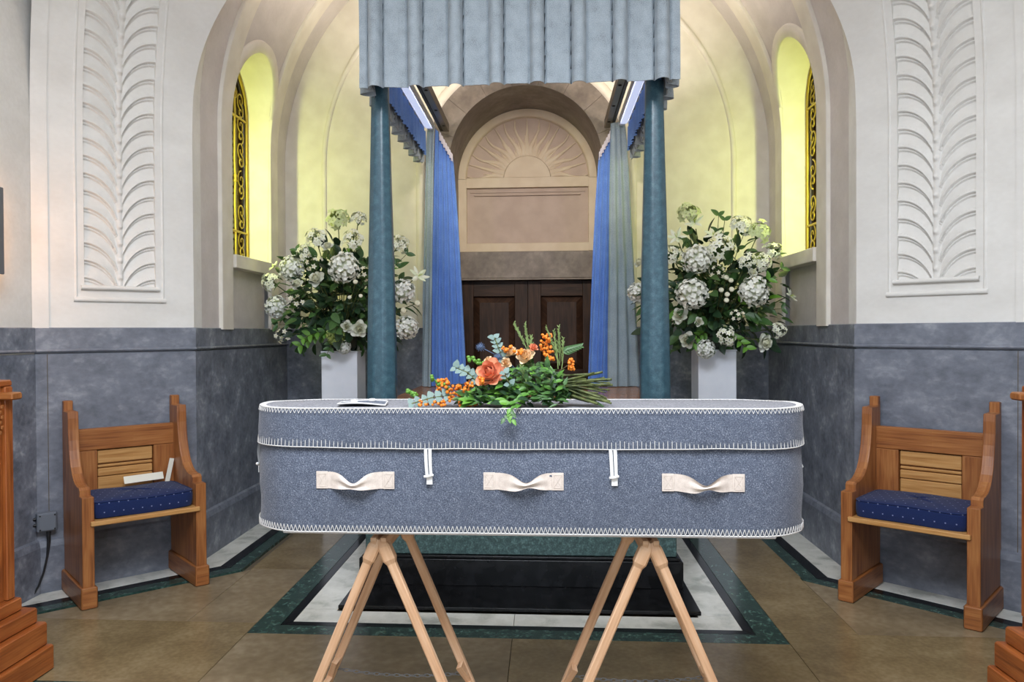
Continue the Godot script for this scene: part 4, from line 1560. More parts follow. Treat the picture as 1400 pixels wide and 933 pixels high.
func trestles() -> void:
	for s in [-1, 1]:
		var x0 := -0.417 if s < 0 else 0.524
		var t := thing("trestle", "pale ash folding trestle under the %s half of the coffin" % ("left" if s < 0 else "right"), "trestle", Vector3(x0, 0, CZ), 0.03 * s, "coffin trestles")
		var H := 0.782
		var sp := 0.335
		for q in [-1, 1]:
			for z in [0.16, -0.16]:
				var a := Vector3(q * 0.006, H - 0.012, z)
				var b := Vector3(q * sp, 0.0, z)
				leg(t, a, b, q)
			# low stretcher with curved ends, and the top bearer of each side
			var st := MB.new()
			var hx: float = q * sp * (1.0 - 0.13 / H)
			var poly := []
			poly.append([-0.145, 0.10]); poly.append([0.145, 0.10]); poly.append([0.145, 0.23])
			for k in 9:
				var a := PI / 2 * k / 8.0
				poly.append([0.145 - 0.05 * (1 - cos(PI / 2 - a)) - 0.012, 0.23 - 0.08 * sin(a)])
			for k in 9:
				var a := PI / 2 * (8 - k) / 8.0
				poly.append([-0.145 + 0.05 * (1 - cos(PI / 2 - a)) + 0.012, 0.23 - 0.08 * sin(a)])
			poly.append([-0.145, 0.23])
			var tilt: float = q * atan(sp / H)
			var xf := Transform3D(Basis(Vector3(0, 0, 1), Vector3(0, 1, 0), Vector3(-1, 0, 0)), Vector3.ZERO)
			xf = Transform3D(Basis(Vector3(0, 0, 1), tilt), Vector3(q * sp, 0, 0)) * xf
			st.prism(V2(poly), -0.011, 0.011, 0.002, xf, 0)
			obj("stretcher", st, M.ash, t)
			var tb := MB.new()
			tb.box(Vector3(q * 0.018, H - 0.03, 0), Vector3(0.022, 0.05, 0.36), 0.003, Transform3D.IDENTITY, 2)
			obj("bearer", tb, M.ash, t)
		# restraining chain
		var links := 26
		for k in links:
			var u: float = lerp(-1.0, 1.0, (k + 0.5) / links)
			var y: float = 0.165 + 0.02 * (u * u - 1.0)
			var lk := MB.new()
			var pts := []
			for e in 9:
				var a := TAU * e / 8.0
				var p := Vector3(cos(a) * 0.014, sin(a) * 0.006, 0)
				if k % 2 == 1: p = Vector3(p.x, 0, p.y)
				pts.append(p)
			lk.tube(pts, 0.0014, 4, false)
			obj("chain_link", lk, M.grey_metal, t, Transform3D(Basis.IDENTITY, Vector3(u * sp * 0.79, y, -0.15)))

func leg(t: Node, a: Vector3, b: Vector3, q: float) -> void:
	var d := (a - b)
	var L := d.length()
	d = d.normalized()
	var bz := Vector3(0, 0, 1)
	var bx := d.cross(bz).normalized()
	var mb := MB.new()
	# profile across the leg: octagonal bar with a shouldered head
	var sec := [[0.0, 0.0145, 0.014], [0.3, 0.0155, 0.015], [0.62, 0.016, 0.015], [0.885, 0.016, 0.0155], [0.905, 0.0225, 0.022], [0.965, 0.0225, 0.022], [1.0, 0.011, 0.016]]
	var rows := []
	for s in sec:
		var row := []
		var cx: float = s[1]
		var cz: float = s[2]
		var c: float = 0.32
		for e in [[1, c], [c, 1], [-c, 1], [-1, c], [-1, -c], [-c, -1], [c, -1], [1, -c]]:
			var fx: float = e[0]
			var fz: float = e[1]
			if absf(fx) < 1.0: fx = signf(fx) * 0.72
			if absf(fz) < 1.0: fz = signf(fz) * 0.72
			row.append(b + d * L * s[0] + bx * fx * cx + bz * fz * cz)
		rows.append(row)
	# flat sides: build each strip on its own
	for r in rows.size() - 1:
		for k in 8:
			var k2 := (k + 1) % 8
			var p0: Vector3 = rows[r][k]
			var p1: Vector3 = rows[r][k2]
			var p2: Vector3 = rows[r + 1][k2]
			var p3: Vector3 = rows[r + 1][k]
			var mid := (p0 + p2) / 2
			var ax := b + d * (mid - b).dot(d)
			var nn := (p1 - p0).cross(p3 - p0).normalized()
			if nn.dot(mid - ax) < 0: nn = -nn
			var bs := mb.v.size()
			var u := 0.02 * k + q * 0.31 + b.z
			mb.vert(p0, nn, Vector2(u, L * sec[r][0])); mb.vert(p1, nn, Vector2(u + 0.02, L * sec[r][0])); mb.vert(p2, nn, Vector2(u + 0.02, L * sec[r + 1][0])); mb.vert(p3, nn, Vector2(u, L * sec[r + 1][0]))
			mb.face(bs, bs + 1, bs + 2); mb.face(bs, bs + 2, bs + 3)
	mb.fan(rows[0], -d)
	mb.fan(rows[rows.size() - 1], d)
	obj("leg", mb, M.ash, t)

func name_tag() -> void:
	var t := thing("felt_tag", "small grey felt tag with white edging and buttons lying on the coffin lid", "tag", Vector3(-0.50, 1.2395, -2.86), 0.12)
	var mb := MB.new()
	var rows := []
	var hgt := func(u: float, v: float) -> float:
		return 0.004 + 0.006 * sin(u * 3.1 + 0.6) * sin(u * 1.3) + 0.004 * v * sin(u * 4.0 + 1.0)
	for k in 21:
		var u := k / 20.0
		var row := []
		for q in 9:
			var v := q / 8.0 - 0.5
			row.append(Vector3(lerp(-0.085, 0.085, u), hgt.call(u, v), v * 0.12))
		rows.append(row)
	mb.grid(rows, false)
	if mb.n[40].y < 0:
		for k in mb.n.size(): mb.n[k] = -mb.n[k]
	refix(mb)
	obj("cloth", mb, M.felt, t)
	var ed := MB.new()
	var pts := []
	for k in 21: pts.append(rows[k][0])
	for q in 9: pts.append(rows[20][q])
	for k in 21: pts.append(rows[20 - k][8])
	for q in 9: pts.append(rows[0][8 - q])
	ed.tube(pts, 0.003, 6, false)
	obj("edging", ed, M.thread, t)
	for p in [[-0.03, 0.02], [0.03, -0.03]]:
		var b := MB.new()
		b.lathe([Vector2(0.013, 0.0), Vector2(0.014, 0.004), Vector2(0.01, 0.008), Vector2(0.001, 0.009)], 14)
		obj("button", b, M.tape, t, Transform3D(Basis.IDENTITY, Vector3(p[0], 0.008, p[1])))

# ---------------------------------------------------------------- seats and stalls
func seat(at: Vector3, turn: float, label: String) -> Node3D:
	# local: x to the sitter's left as seen (right in the picture), +z towards the room, origin on the floor at the middle
	var W := 0.67
	var D := 0.49
	var t := thing("oak_seat", label, "chair", at, turn, "oak seats against the dado")
	for s in [-1, 1]:
		var x: float = s * (W / 2 - 0.028)
		var mb := MB.new()
		# side: outline in z (front +) and y
		var pts := [[-D / 2 + 0.035, 0.12], [D / 2 - 0.02, 0.12], [D / 2 - 0.02, 0.595], [D / 2 - 0.068, 0.60], [D / 2 - 0.068, 0.64]]
		for k in 11:
			var f := k / 10.0
			var a := f * PI / 2
			pts.append([D / 2 - 0.085 - 0.245 * pow(sin(a), 0.85), 0.655 + 0.36 * pow(1 - cos(a), 1.15)])
		pts.append([-D / 2 + 0.155, 1.055]); pts.append([-D / 2 + 0.035, 1.055])
		var xf := Transform3D(Basis(Vector3(0, 0, 1), Vector3(0, 1, 0), Vector3(-1, 0, 0)), Vector3(x, 0, 0))
		mb.prism(V2(pts), -0.028, 0.028, 0.005, xf, 1, false, Vector2(s * 0.21, at.x))
		var side := obj("side_panel", mb, M.oak, t)
		for q in 1:
			var po := MB.new()
			po.box(Vector3(x, 0.35, D / 2 - 0.045), Vector3(0.062, 0.52, 0.075), 0.004, Transform3D.IDENTITY, 1, Vector2(s, 0.3))
			obj("front_post", po, M.oak, side)
		var bp := MB.new()
		bp.box(Vector3(x, 0.585, -D / 2 + 0.02), Vector3(0.05, 1.05, 0.04), 0.004, Transform3D.IDENTITY, 1, Vector2(s, 0.1))
		obj("back_post", bp, M.oak, side)
		var pt := MB.new()
		pt.box(Vector3(x, 0.06, 0.005), Vector3(0.085, 0.12, D + 0.005), 0.008, Transform3D.IDENTITY, 2, Vector2(s, 0.7))
		obj("foot", pt, M.oak, t)
	var iw := W - 0.104
	var sb := MB.new()
	sb.box(Vector3(0, 0.462, 0.02), Vector3(iw + 0.03, 0.028, D - 0.02), 0.006, Transform3D.IDENTITY, 0, Vector2(0.4, at.x))
	obj("seat_board", sb, M.oak_pale, t)
	# back rest: rails, stiles and three fielded boards
	var zb := -D / 2 + 0.06
	var br := MB.new()
	br.box(Vector3(0, 0.875, zb), Vector3(iw + 0.02, 0.13, 0.034), 0.005, Transform3D.IDENTITY, 0, Vector2(0.15, at.x))
	obj("top_rail", br, M.oak, t)
	for s in [-1, 1]:
		br = MB.new()
		br.box(Vector3(s * (iw / 2 - 0.06), 0.64, zb), Vector3(0.125, 0.34, 0.032), 0.004, Transform3D.IDENTITY, 1, Vector2(s * 0.4, at.x))
		obj("back_stile", br, M.oak, t)
	var wv := iw - 0.25
	for q in [[0.765, 0.082, 0.022], [0.709, 0.018, 0.018], [0.672, 0.048, 0.022], [0.6, 0.09, 0.018], [0.52, 0.06, 0.018]]:
		br = MB.new()
		br.box(Vector3(0, q[0], zb - 0.008), Vector3(wv, q[1], q[2]), 0.006, Transform3D.IDENTITY, 0, Vector2(q[0] * 3.0, at.x))
		obj("back_board", br, M.oak_pale, t)
	br = MB.new()
	br.box(Vector3(0, 0.64, zb - 0.022), Vector3(wv + 0.1, 0.36, 0.008), 0.001)
	obj("back_panel", br, M.pew, t)
	return t

func cushion(at: Vector3, turn: float, label: String) -> void:
	var t := thing("seat_cushion", label, "cushion", at, turn, "navy seat cushions")
	var mb := MB.new()
	var hw := 0.276
	var hd := 0.205
	var rows := []
	for e in [[0.0, 0.96], [0.004, 0.99], [0.035, 1.01], [0.075, 1.01], [0.09, 0.99], [0.096, 0.95], [0.103, 0.7], [0.107, 0.35], [0.108, 0.002]]:
		var row := []
		for k in 64:
			var a := TAU * k / 64.0
			var cx: float = signf(cos(a)) * pow(absf(cos(a)), 0.22) * hw
			var cz: float = signf(sin(a)) * pow(absf(sin(a)), 0.22) * hd
			row.append(Vector3(cx * e[1], e[0] + 0.003 * sin(cx * 14.0 + at.x), cz * e[1]))
		rows.append(row)
	mb.grid(rows, false, true)
	fix_out(mb, Vector3(0, 0.04, 0))
	obj("cover", mb, M.cushion, t)
	var pp := MB.new()
	var pts := []
	for k in 65:
		var a := TAU * k / 64.0
		pts.append(Vector3(signf(cos(a)) * pow(absf(cos(a)), 0.22) * hw * 0.995, 0.091 + 0.003 * sin(signf(cos(a)) * pow(absf(cos(a)), 0.22) * hw * 14.0 + at.x), signf(sin(a)) * pow(absf(sin(a)), 0.22) * hd * 0.995))
	pp.tube(pts, 0.004, 6, false)
	obj("piping", pp, M.cushion, t)

func seats() -> void:
	# floor corners read off the picture: front left, front right
	var fl := Vector3(-2.349, 0, -4.111)
	var fr := Vector3(-1.855, 0, -4.585)
	var mid := (fl + fr) / 2
	var ax := (fr - fl).normalized()
	var turn := atan2(-ax.z, ax.x)
	var fwd := Vector3(sin(turn), 0, cos(turn))
	var c1 := mid - fwd * 0.235
	seat(c1, turn, "oak seat with a white leaflet on its navy cushion")
	cushion(c1 + fwd * 0.02 + Vector3(0, 0.477, 0), turn, "navy spotted cushion with a white leaflet standing behind it")
	var lf := thing("leaflet", "white folded leaflet standing on the cushion of the oak seat", "paper", c1 - fwd * 0.13 + ax * 0.12 + Vector3(0, 0.597, 0), turn + 0.12)
	var mb := MB.new()
	mb.box(Vector3(-0.03, 0.022, 0.005), Vector3(0.24, 0.045, 0.003), 0.001, Transform3D(Basis(Vector3(1, 0, 0), -0.35), Vector3.ZERO))
	obj("cover_sheet", mb, M.paper, lf)
	mb = MB.new()
	mb.box(Vector3(0.115, 0.075, 0.0), Vector3(0.03, 0.15, 0.002), 0.001, Transform3D(Basis(Vector3(0, 0, 1), -0.22), Vector3(0.0, 0.0, 0.0)))
	obj("loose_flap", mb, M.paper, lf)
	fl = Vector3(1.801, 0, -4.483)
	fr = Vector3(2.308, 0, -4.061)
	mid = (fl + fr) / 2
	ax = (fr - fl).normalized()
	turn = atan2(-ax.z, ax.x)
	fwd = Vector3(sin(turn), 0, cos(turn))
	var c2 := mid - fwd * 0.24
	seat(c2, turn, "oak seat with a bare navy cushion beside the access panel wall")
	cushion(c2 + fwd * 0.02 + Vector3(0, 0.477, 0), turn, "navy spotted cushion with nothing on it")

func stalls() -> void:
	for s in [-1, 1]:
		var t := thing("stall", "dark oak stall front with a stepped base at the %s edge" % ("left" if s < 0 else "right"), "stall", Vector3(-2.037 if s < 0 else 1.985, 0, -3.39), 0.0, "oak stalls")
		var L := 2.2
		for q in [[0.0, 0.113, 0.0, 0.0], [0.113, 0.217, 0.022, 0.012], [0.217, 0.286, 0.055, 0.03], [0.286, 0.345, 0.098, 0.07]]:
			var b := MB.new()
			b.box(Vector3(s * (q[2] + (0.45 - q[2]) / 2), (q[0] + q[1]) / 2, L / 2 + q[3] / 2), Vector3(0.45 - q[2], q[1] - q[0], L - q[3]), 0.008, Transform3D.IDENTITY, 2, Vector2(q[0] * 7.0, s))
			obj("base_step", b, M.pew, t)
		var b := MB.new()
		var pf := 0.145 if s < 0 else 0.112
		b.box(Vector3(s * pf, 0.81, 0.11), Vector3(0.05, 0.93, 0.05), 0.006, Transform3D.IDENTITY, 1, Vector2(0.3, s))
		obj("end_post", b, M.pew, t)
		for k in 4:
			b = MB.new()
			b.box(Vector3(s * (pf + 0.005), 0.81, 0.135 + 0.25 * (k + 0.5)), Vector3(0.03, 0.93, 0.245), 0.004, Transform3D.IDENTITY, 1, Vector2(0.2 * k, s))
			obj("front_board", b, M.pew, t)
		b = MB.new()
		b.box(Vector3(s * 0.25, 1.288, L / 2 + 0.08), Vector3(0.25, 0.03, L), 0.008, Transform3D.IDENTITY, 2)
		obj("top_board", b, M.pew, t)
		b = MB.new()
		b.box(Vector3(s * (pf - 0.04), 1.235, 0.13), Vector3(0.075, 0.032, 0.07), 0.008, Transform3D.IDENTITY, 0)
		obj("ledge_bracket", b, M.oak, t)
		for k in 6:
			b = MB.new()
			b.box(Vector3(s * (pf - 0.027), 1.19 - 0.022 * k, 0.16 + 0.012 * (k % 2)), Vector3(0.008, 0.016, 0.016), 0.003)
			obj("carved_bead", b, M.oak, t)
		if s < 0:
			var bk := thing("hymn_book", "dark blue book lying on the stall top", "book", Vector3(-2.28, 1.3035, -2.95), 0.1)
			b = MB.new()
			b.box(Vector3(0, 0.012, 0), Vector3(0.15, 0.024, 0.2), 0.003)
			obj("cover", b, M.cushion, bk)
			b = MB.new()
			b.box(Vector3(0.004, 0.012, 0.003), Vector3(0.148, 0.016, 0.2), 0.001)
			obj("pages", b, M.paper, bk)

func wall_fittings() -> void:
	# sconce on the nave wall, near the picture's edge
	var e := slant(-1, TEND, 0.0)
	var sc := thing("wall_sconce", "grey wall sconce glowing warm against the white nave wall", "lamp", Vector3(e.x, 2.05, -3.935))
	var b := MB.new()
	b.box(Vector3(0.085, 0, 0.0), Vector3(0.012, 0.46, 0.15), 0.004)
	obj("front_plate", b, M.grey_metal, sc)
	b = MB.new()
	b.box(Vector3(0.04, 0, 0.0), Vector3(0.08, 0.05, 0.05), 0.004)
	obj("bracket", b, M.grey_metal, sc)
	for y in [-0.12, 0.12]:
		b = MB.new()
		b.lathe([Vector2(0.001, -0.05), Vector2(0.018, -0.04), Vector2(0.024, 0.0), Vector2(0.018, 0.04), Vector2(0.001, 0.05)], 12)
		obj("bulb", b, M.warm_lamp, sc, Transform3D(Basis.IDENTITY, Vector3(0.042, y, 0)))
		var o := OmniLight3D.new()
		o.name = "bulb_light"
		o.light_color = Color(1.0, 0.70, 0.40)
		o.light_energy = LAMP_SCONCE
		o.light_size = 0.02
		o.omni_range = 8.0
		o.omni_attenuation = 2.0
		o.shadow_enabled = true
		sc.add_child(o, true)
		o.position = Vector3(0.042, y, 0)
	# socket box on the slanted dado, with its cables
	var t := 0.88
	var yaw := PI / 4
	var p := slant(-1, 0.88, 0.0, 0.013)
	var so := thing("socket_box", "grey electrical socket box on the stone dado beside the oak seat", "socket", Vector3(p.x, 0.415, p.z), yaw)
	b = MB.new()
	b.box(Vector3(0, 0, 0.025), Vector3(0.105, 0.11, 0.05), 0.006)
	obj("box", b, M.grey_plastic, so)
	b = MB.new()
	b.box(Vector3(0, 0, 0.052), Vector3(0.09, 0.095, 0.006), 0.003)
	obj("cover_plate", b, M.grey_plastic, so)
	for q in [[-0.038, -0.04], [0.038, -0.04], [-0.038, 0.04], [0.038, 0.04]]:
		b = MB.new()
		b.box(Vector3(q[0], q[1], 0.056), Vector3(0.008, 0.008, 0.003), 0.001)
		obj("screw", b, M.black_rubber, so)
	for y in [0.02, -0.015]:
		b = MB.new()
		b.tube([Vector3(-0.052, y, 0.02), Vector3(-0.07, y, 0.02), Vector3(-0.1, y - 0.012, 0.01), Vector3(-0.14, y - 0.015, 0.008)], [0.009, 0.009, 0.004, 0.004], 8)
		obj("gland", b, M.black_rubber, so)
	var cb := MB.new()
	cb.tube([Vector3(0.01, -0.05, 0.03), Vector3(0.01, -0.12, 0.034), Vector3(0.0, -0.2, 0.04), Vector3(-0.02, -0.28, 0.05), Vector3(-0.05, -0.36, 0.055), Vector3(-0.08, -0.405, 0.06)], [0.012, 0.010, 0.006, 0.006, 0.006, 0.006], 8)
	obj("cable", cb, M.black_rubber, so)
	# access panel on the right side of the bay
	var ap := thing("access_panel", "narrow bronze framed access panel set in the stone dado", "panel", Vector3(HALF - 0.012, 0.36, -5.95))
	b = MB.new()
	b.box(Vector3(-0.002, 0.3, 0.0), Vector3(0.006, 0.58, 0.5), 0.002)
	obj("plate", b, M.bronze_dark, ap)
	for q in [[0.3, 0.25, 0.6, 0.02], [0.3, -0.25, 0.6, 0.02]]:
		b = MB.new()
		b.box(Vector3(-0.006, q[0], q[1]), Vector3(0.014, q[2], q[3]), 0.003)
		obj("frame_bar", b, M.bronze, ap)
	for y in [0.0, 0.6]:
		b = MB.new()
		b.box(Vector3(-0.006, y, 0), Vector3(0.014, 0.02, 0.52), 0.003)
		obj("frame_bar", b, M.bronze, ap)

# ---------------------------------------------------------------- flowers
func petal(mb: MB, xf: Transform3D, len: float, wid: float, cup: float, curl: float, nu := 4, nv := 4) -> void:
	var rows := []
	for r in nv + 1:
		var f := float(r) / nv
		var w: float = wid * sin(PI * clamp(0.12 + f * 0.80, 0.0, 1.0))
		var row := []
		for k in nu + 1:
			var u := 2.0 * k / nu - 1.0
			row.append(xf * Vector3(u * w, len * f * cos(curl * f), cup * (u * u) * w + len * f * sin(curl * f)))
		rows.append(row)
	mb.grid(rows)

func ball_dirs(n: int, up_only: float) -> Array:
	var o := []
	for k in n:
		var y := 1.0 - (k + 0.5) / n * (1.0 + up_only)
		var r := sqrt(max(0.0, 1.0 - y * y))
		var a := k * 2.399963
		o.append(Vector3(cos(a) * r, y, sin(a) * r))
	return o

func facing(d: Vector3, roll: float) -> Basis:   # z along d
	var up := Vector3.UP if absf(d.y) < 0.95 else Vector3.RIGHT
	var x := up.cross(d).normalized()
	var y := d.cross(x)
	return Basis(x, y, d) * Basis(Vector3(0, 0, 1), roll)

func hydrangea_mesh(tint: Color, seed_n: int) -> ArrayMesh:
	rng.seed = seed_n
	var mb := MB.new()
	for d in ball_dirs(92, 0.75):
		var dd: Vector3 = (d + Vector3(rnd(-0.12, 0.12), rnd(-0.12, 0.12), rnd(-0.12, 0.12))).normalized()
		var b := facing(dd, rnd(0, TAU))
		var r := rnd(0.86, 1.02)
		var sh := rnd(0.86, 1.06)
		mb.col = Color(tint.r * sh, tint.g * sh, tint.b * sh)
		for k in 4:
			var xf := Transform3D(b * Basis(Vector3(0, 0, 1), PI / 2 * k) * Basis(Vector3(1, 0, 0), rnd(-0.1, 0.6)), dd * r)
			petal(mb, xf, 0.21, 0.115, 0.3, rnd(-0.5, 0.5), 2, 3)
	mb.col = Color(tint.r * 0.7, tint.g * 0.75, tint.b * 0.6)
	mb.lathe([Vector2(0.01, -0.75), Vector2(0.5, -0.6), Vector2(0.72, 0.0), Vector2(0.5, 0.6), Vector2(0.01, 0.75)], 10)
	return mb.mesh(M.petal)

func rose_mesh(inner: Color, outer: Color, seed_n: int) -> ArrayMesh:
	rng.seed = seed_n
	var mb := MB.new()
	var n := 20
	for k in n:
		var f := float(k) / (n - 1)
		var a := k * 2.399963
		mb.col = inner.lerp(outer, f)
		var tilt: float = lerp(0.05, 1.05, pow(f, 1.3))
		var b := Basis(Vector3.UP, a) * Basis(Vector3(1, 0, 0), tilt)
		var xf := Transform3D(b, Basis(Vector3.UP, a) * Vector3(0, lerp(0.15, -0.25, f), lerp(0.03, 0.3, f)))
		# petal rises along y, cups towards the axis
		var rows := []
		var L: float = lerp(0.75, 0.95, f)
		var W: float = lerp(0.22, 0.52, f)
		for r in 6:
			var g := r / 5.0
			var w: float = W * sin(PI * clamp(0.16 + g * 0.7, 0, 1))
			var row := []
			for q in 7:
				var u := q / 3.0 - 1.0
				row.append(xf * Vector3(u * w, L * g, -0.5 * u * u * w + 0.12 * sin(g * PI) + 0.2 * f * g * g))
			rows.append(row)
		mb.grid(rows)
	return mb.mesh(M.petal)

func spray_mesh(tint: Color, centre: Color, seed_n: int, count := 24, size := 0.36) -> ArrayMesh:
	rng.seed = seed_n
	var mb := MB.new()
	for d in ball_dirs(count, 0.35):
		var p: Vector3 = d * rnd(0.7, 1.15) + Vector3(rnd(-0.15, 0.15), rnd(-0.1, 0.2), rnd(-0.15, 0.15))
		var b := facing((d + Vector3(rnd(-0.4, 0.4), rnd(-0.2, 0.5), rnd(-0.4, 0.4))).normalized(), rnd(0, TAU))
		mb.col = tint
		for k in 5:
			petal(mb, Transform3D(b * Basis(Vector3(0, 0, 1), TAU / 5 * k) * Basis(Vector3(1, 0, 0), 0.35), p), size, size * 0.33, 0.3, -0.3, 2, 2)
		mb.col = centre
		mb.lathe([Vector2(0.01, -0.03), Vector2(0.06, 0.0), Vector2(0.04, 0.05), Vector2(0.01, 0.06)], 6, p)
		mb.col = Color(0.10, 0.17, 0.05)
		mb.tube([Vector3(0, -0.9, 0), p * 0.5, p], 0.018, 4, false)
	return mb.mesh(M.petal)

func lily_mesh(seed_n: int) -> ArrayMesh:
	rng.seed = seed_n
	var mb := MB.new()
	for k in 6:
		mb.col = Color(0.82, 0.84, 0.7) if k % 2 == 0 else Color(0.74, 0.8, 0.58)
		var b := Basis(Vector3.UP, TAU / 6 * k + rnd(-0.15, 0.15)) * Basis(Vector3(1, 0, 0), rnd(0.6, 1.0))
		petal(mb, Transform3D(b, Vector3.ZERO), 1.0, 0.2, 0.6, rnd(0.1, 0.6), 4, 5)
	mb.col = Color(0.5, 0.6, 0.12)
	for k in 4:
		mb.tube([Vector3.ZERO, Vector3(rnd(-0.12, 0.12), 0.45, rnd(-0.12, 0.12))], 0.02, 4)
	return mb.mesh(M.petal)

func bud_mesh(tint: Color) -> ArrayMesh:
	var mb := MB.new()
	mb.col = Color(0.12, 0.2, 0.06)
	mb.lathe([Vector2(0.02, -1.2), Vector2(0.1, -1.0), Vector2(0.4, -0.6), Vector2(0.5, -0.3)], 10)
	mb.col = tint
	mb.lathe([Vector2(0.5, -0.4), Vector2(0.75, 0.0), Vector2(0.8, 0.3), Vector2(0.6, 0.62), Vector2(0.3, 0.6), Vector2(0.02, 0.45)], 12)
	return mb.mesh(M.petal)

func leaf_mesh(m: Material, wid: float, fold: float, curl: float, tip := 1.0) -> ArrayMesh:
	var mb := MB.new()
	var rows := []
	for r in 8:
		var f := r / 7.0
		var w: float = wid * pow(sin(PI * pow(clamp(f, 0.0, 1.0), 0.75 * tip)), 0.8) + (0.012 if f < 0.2 else 0.0)
		var row := []
		for q in [-1.0, -0.5, 0.0, 0.5, 1.0]:
			row.append(Vector3(q * w, f, absf(q) * w * fold - curl * f * f))
		rows.append(row)
	mb.grid(rows)
	return mb.mesh(m)

# y of the basis along the leaf, z its upper face
func leaf_basis(dir: Vector3, up: Vector3, size: float) -> Basis:
	var y := dir.normalized()
	var x := y.cross(up).normalized()
	if x.length() < 0.5: x = y.cross(Vector3.RIGHT).normalized()
	var z := x.cross(y)
	return Basis(x, y, z).scaled(Vector3.ONE * size)

# many small leaves gathered into one mesh
func add_leaf(mb: MB, xf: Transform3D, wid: float, fold: float, curl: float) -> void:
	var rows := []
	for f in [0.0, 0.3, 0.65, 1.0]:
		var w: float = wid * sin(PI * pow(f, 0.75)) + 0.01
		rows.append([xf * Vector3(-w, f, w * fold - curl * f * f), xf * Vector3(0, f, -curl * f * f), xf * Vector3(w, f, w * fold - curl * f * f)])
	mb.grid(rows)

var KIT := {}
func kit() -> void:
	KIT.hyd_w = hydrangea_mesh(Color(0.93, 0.94, 0.86), 1)
	KIT.hyd_w2 = hydrangea_mesh(Color(0.88, 0.89, 0.84), 2)
	KIT.hyd_g = hydrangea_mesh(Color(0.42, 0.52, 0.16), 3)
	KIT.rose_w = rose_mesh(Color(0.74, 0.74, 0.52), Color(0.82, 0.83, 0.76), 4)
	KIT.rose_p = rose_mesh(Color(0.78, 0.22, 0.12), Color(0.84, 0.38, 0.22), 5)
	KIT.rose_c = rose_mesh(Color(0.86, 0.50, 0.22), Color(0.86, 0.70, 0.48), 6)
	KIT.spray_w = spray_mesh(Color(0.87, 0.88, 0.74), Color(0.6, 0.62, 0.2), 7)
	KIT.spray_g = spray_mesh(Color(0.70, 0.78, 0.42), Color(0.4, 0.5, 0.1), 8, 20, 0.5)
	KIT.spray_d = spray_mesh(Color(0.78, 0.76, 0.62), Color(0.72, 0.55, 0.14), 9, 10, 0.36)
	KIT.lily = lily_mesh(10)
	KIT.bud = bud_mesh(Color(0.80, 0.78, 0.60))
	KIT.leaf = leaf_mesh(M.leaf, 0.27, 0.25, 0.18)
	KIT.leaf_d = leaf_mesh(M.leaf_dark, 0.3, 0.2, 0.1)
	KIT.leaf_b = leaf_mesh(M.leaf_bright, 0.26, 0.3, 0.2)
	KIT.leaf_f = leaf_mesh(M.leaf_fresh, 0.2, 0.3, 0.2)
	KIT.leaf_e = leaf_mesh(M.leaf_blue, 0.42, 0.1, 0.05, 0.8)
	KIT.leaf_n = leaf_mesh(M.leaf_olive, 0.09, 0.3, 0.1)
	KIT.leaf_ng = leaf_mesh(M.leaf, 0.12, 0.3, 0.15)

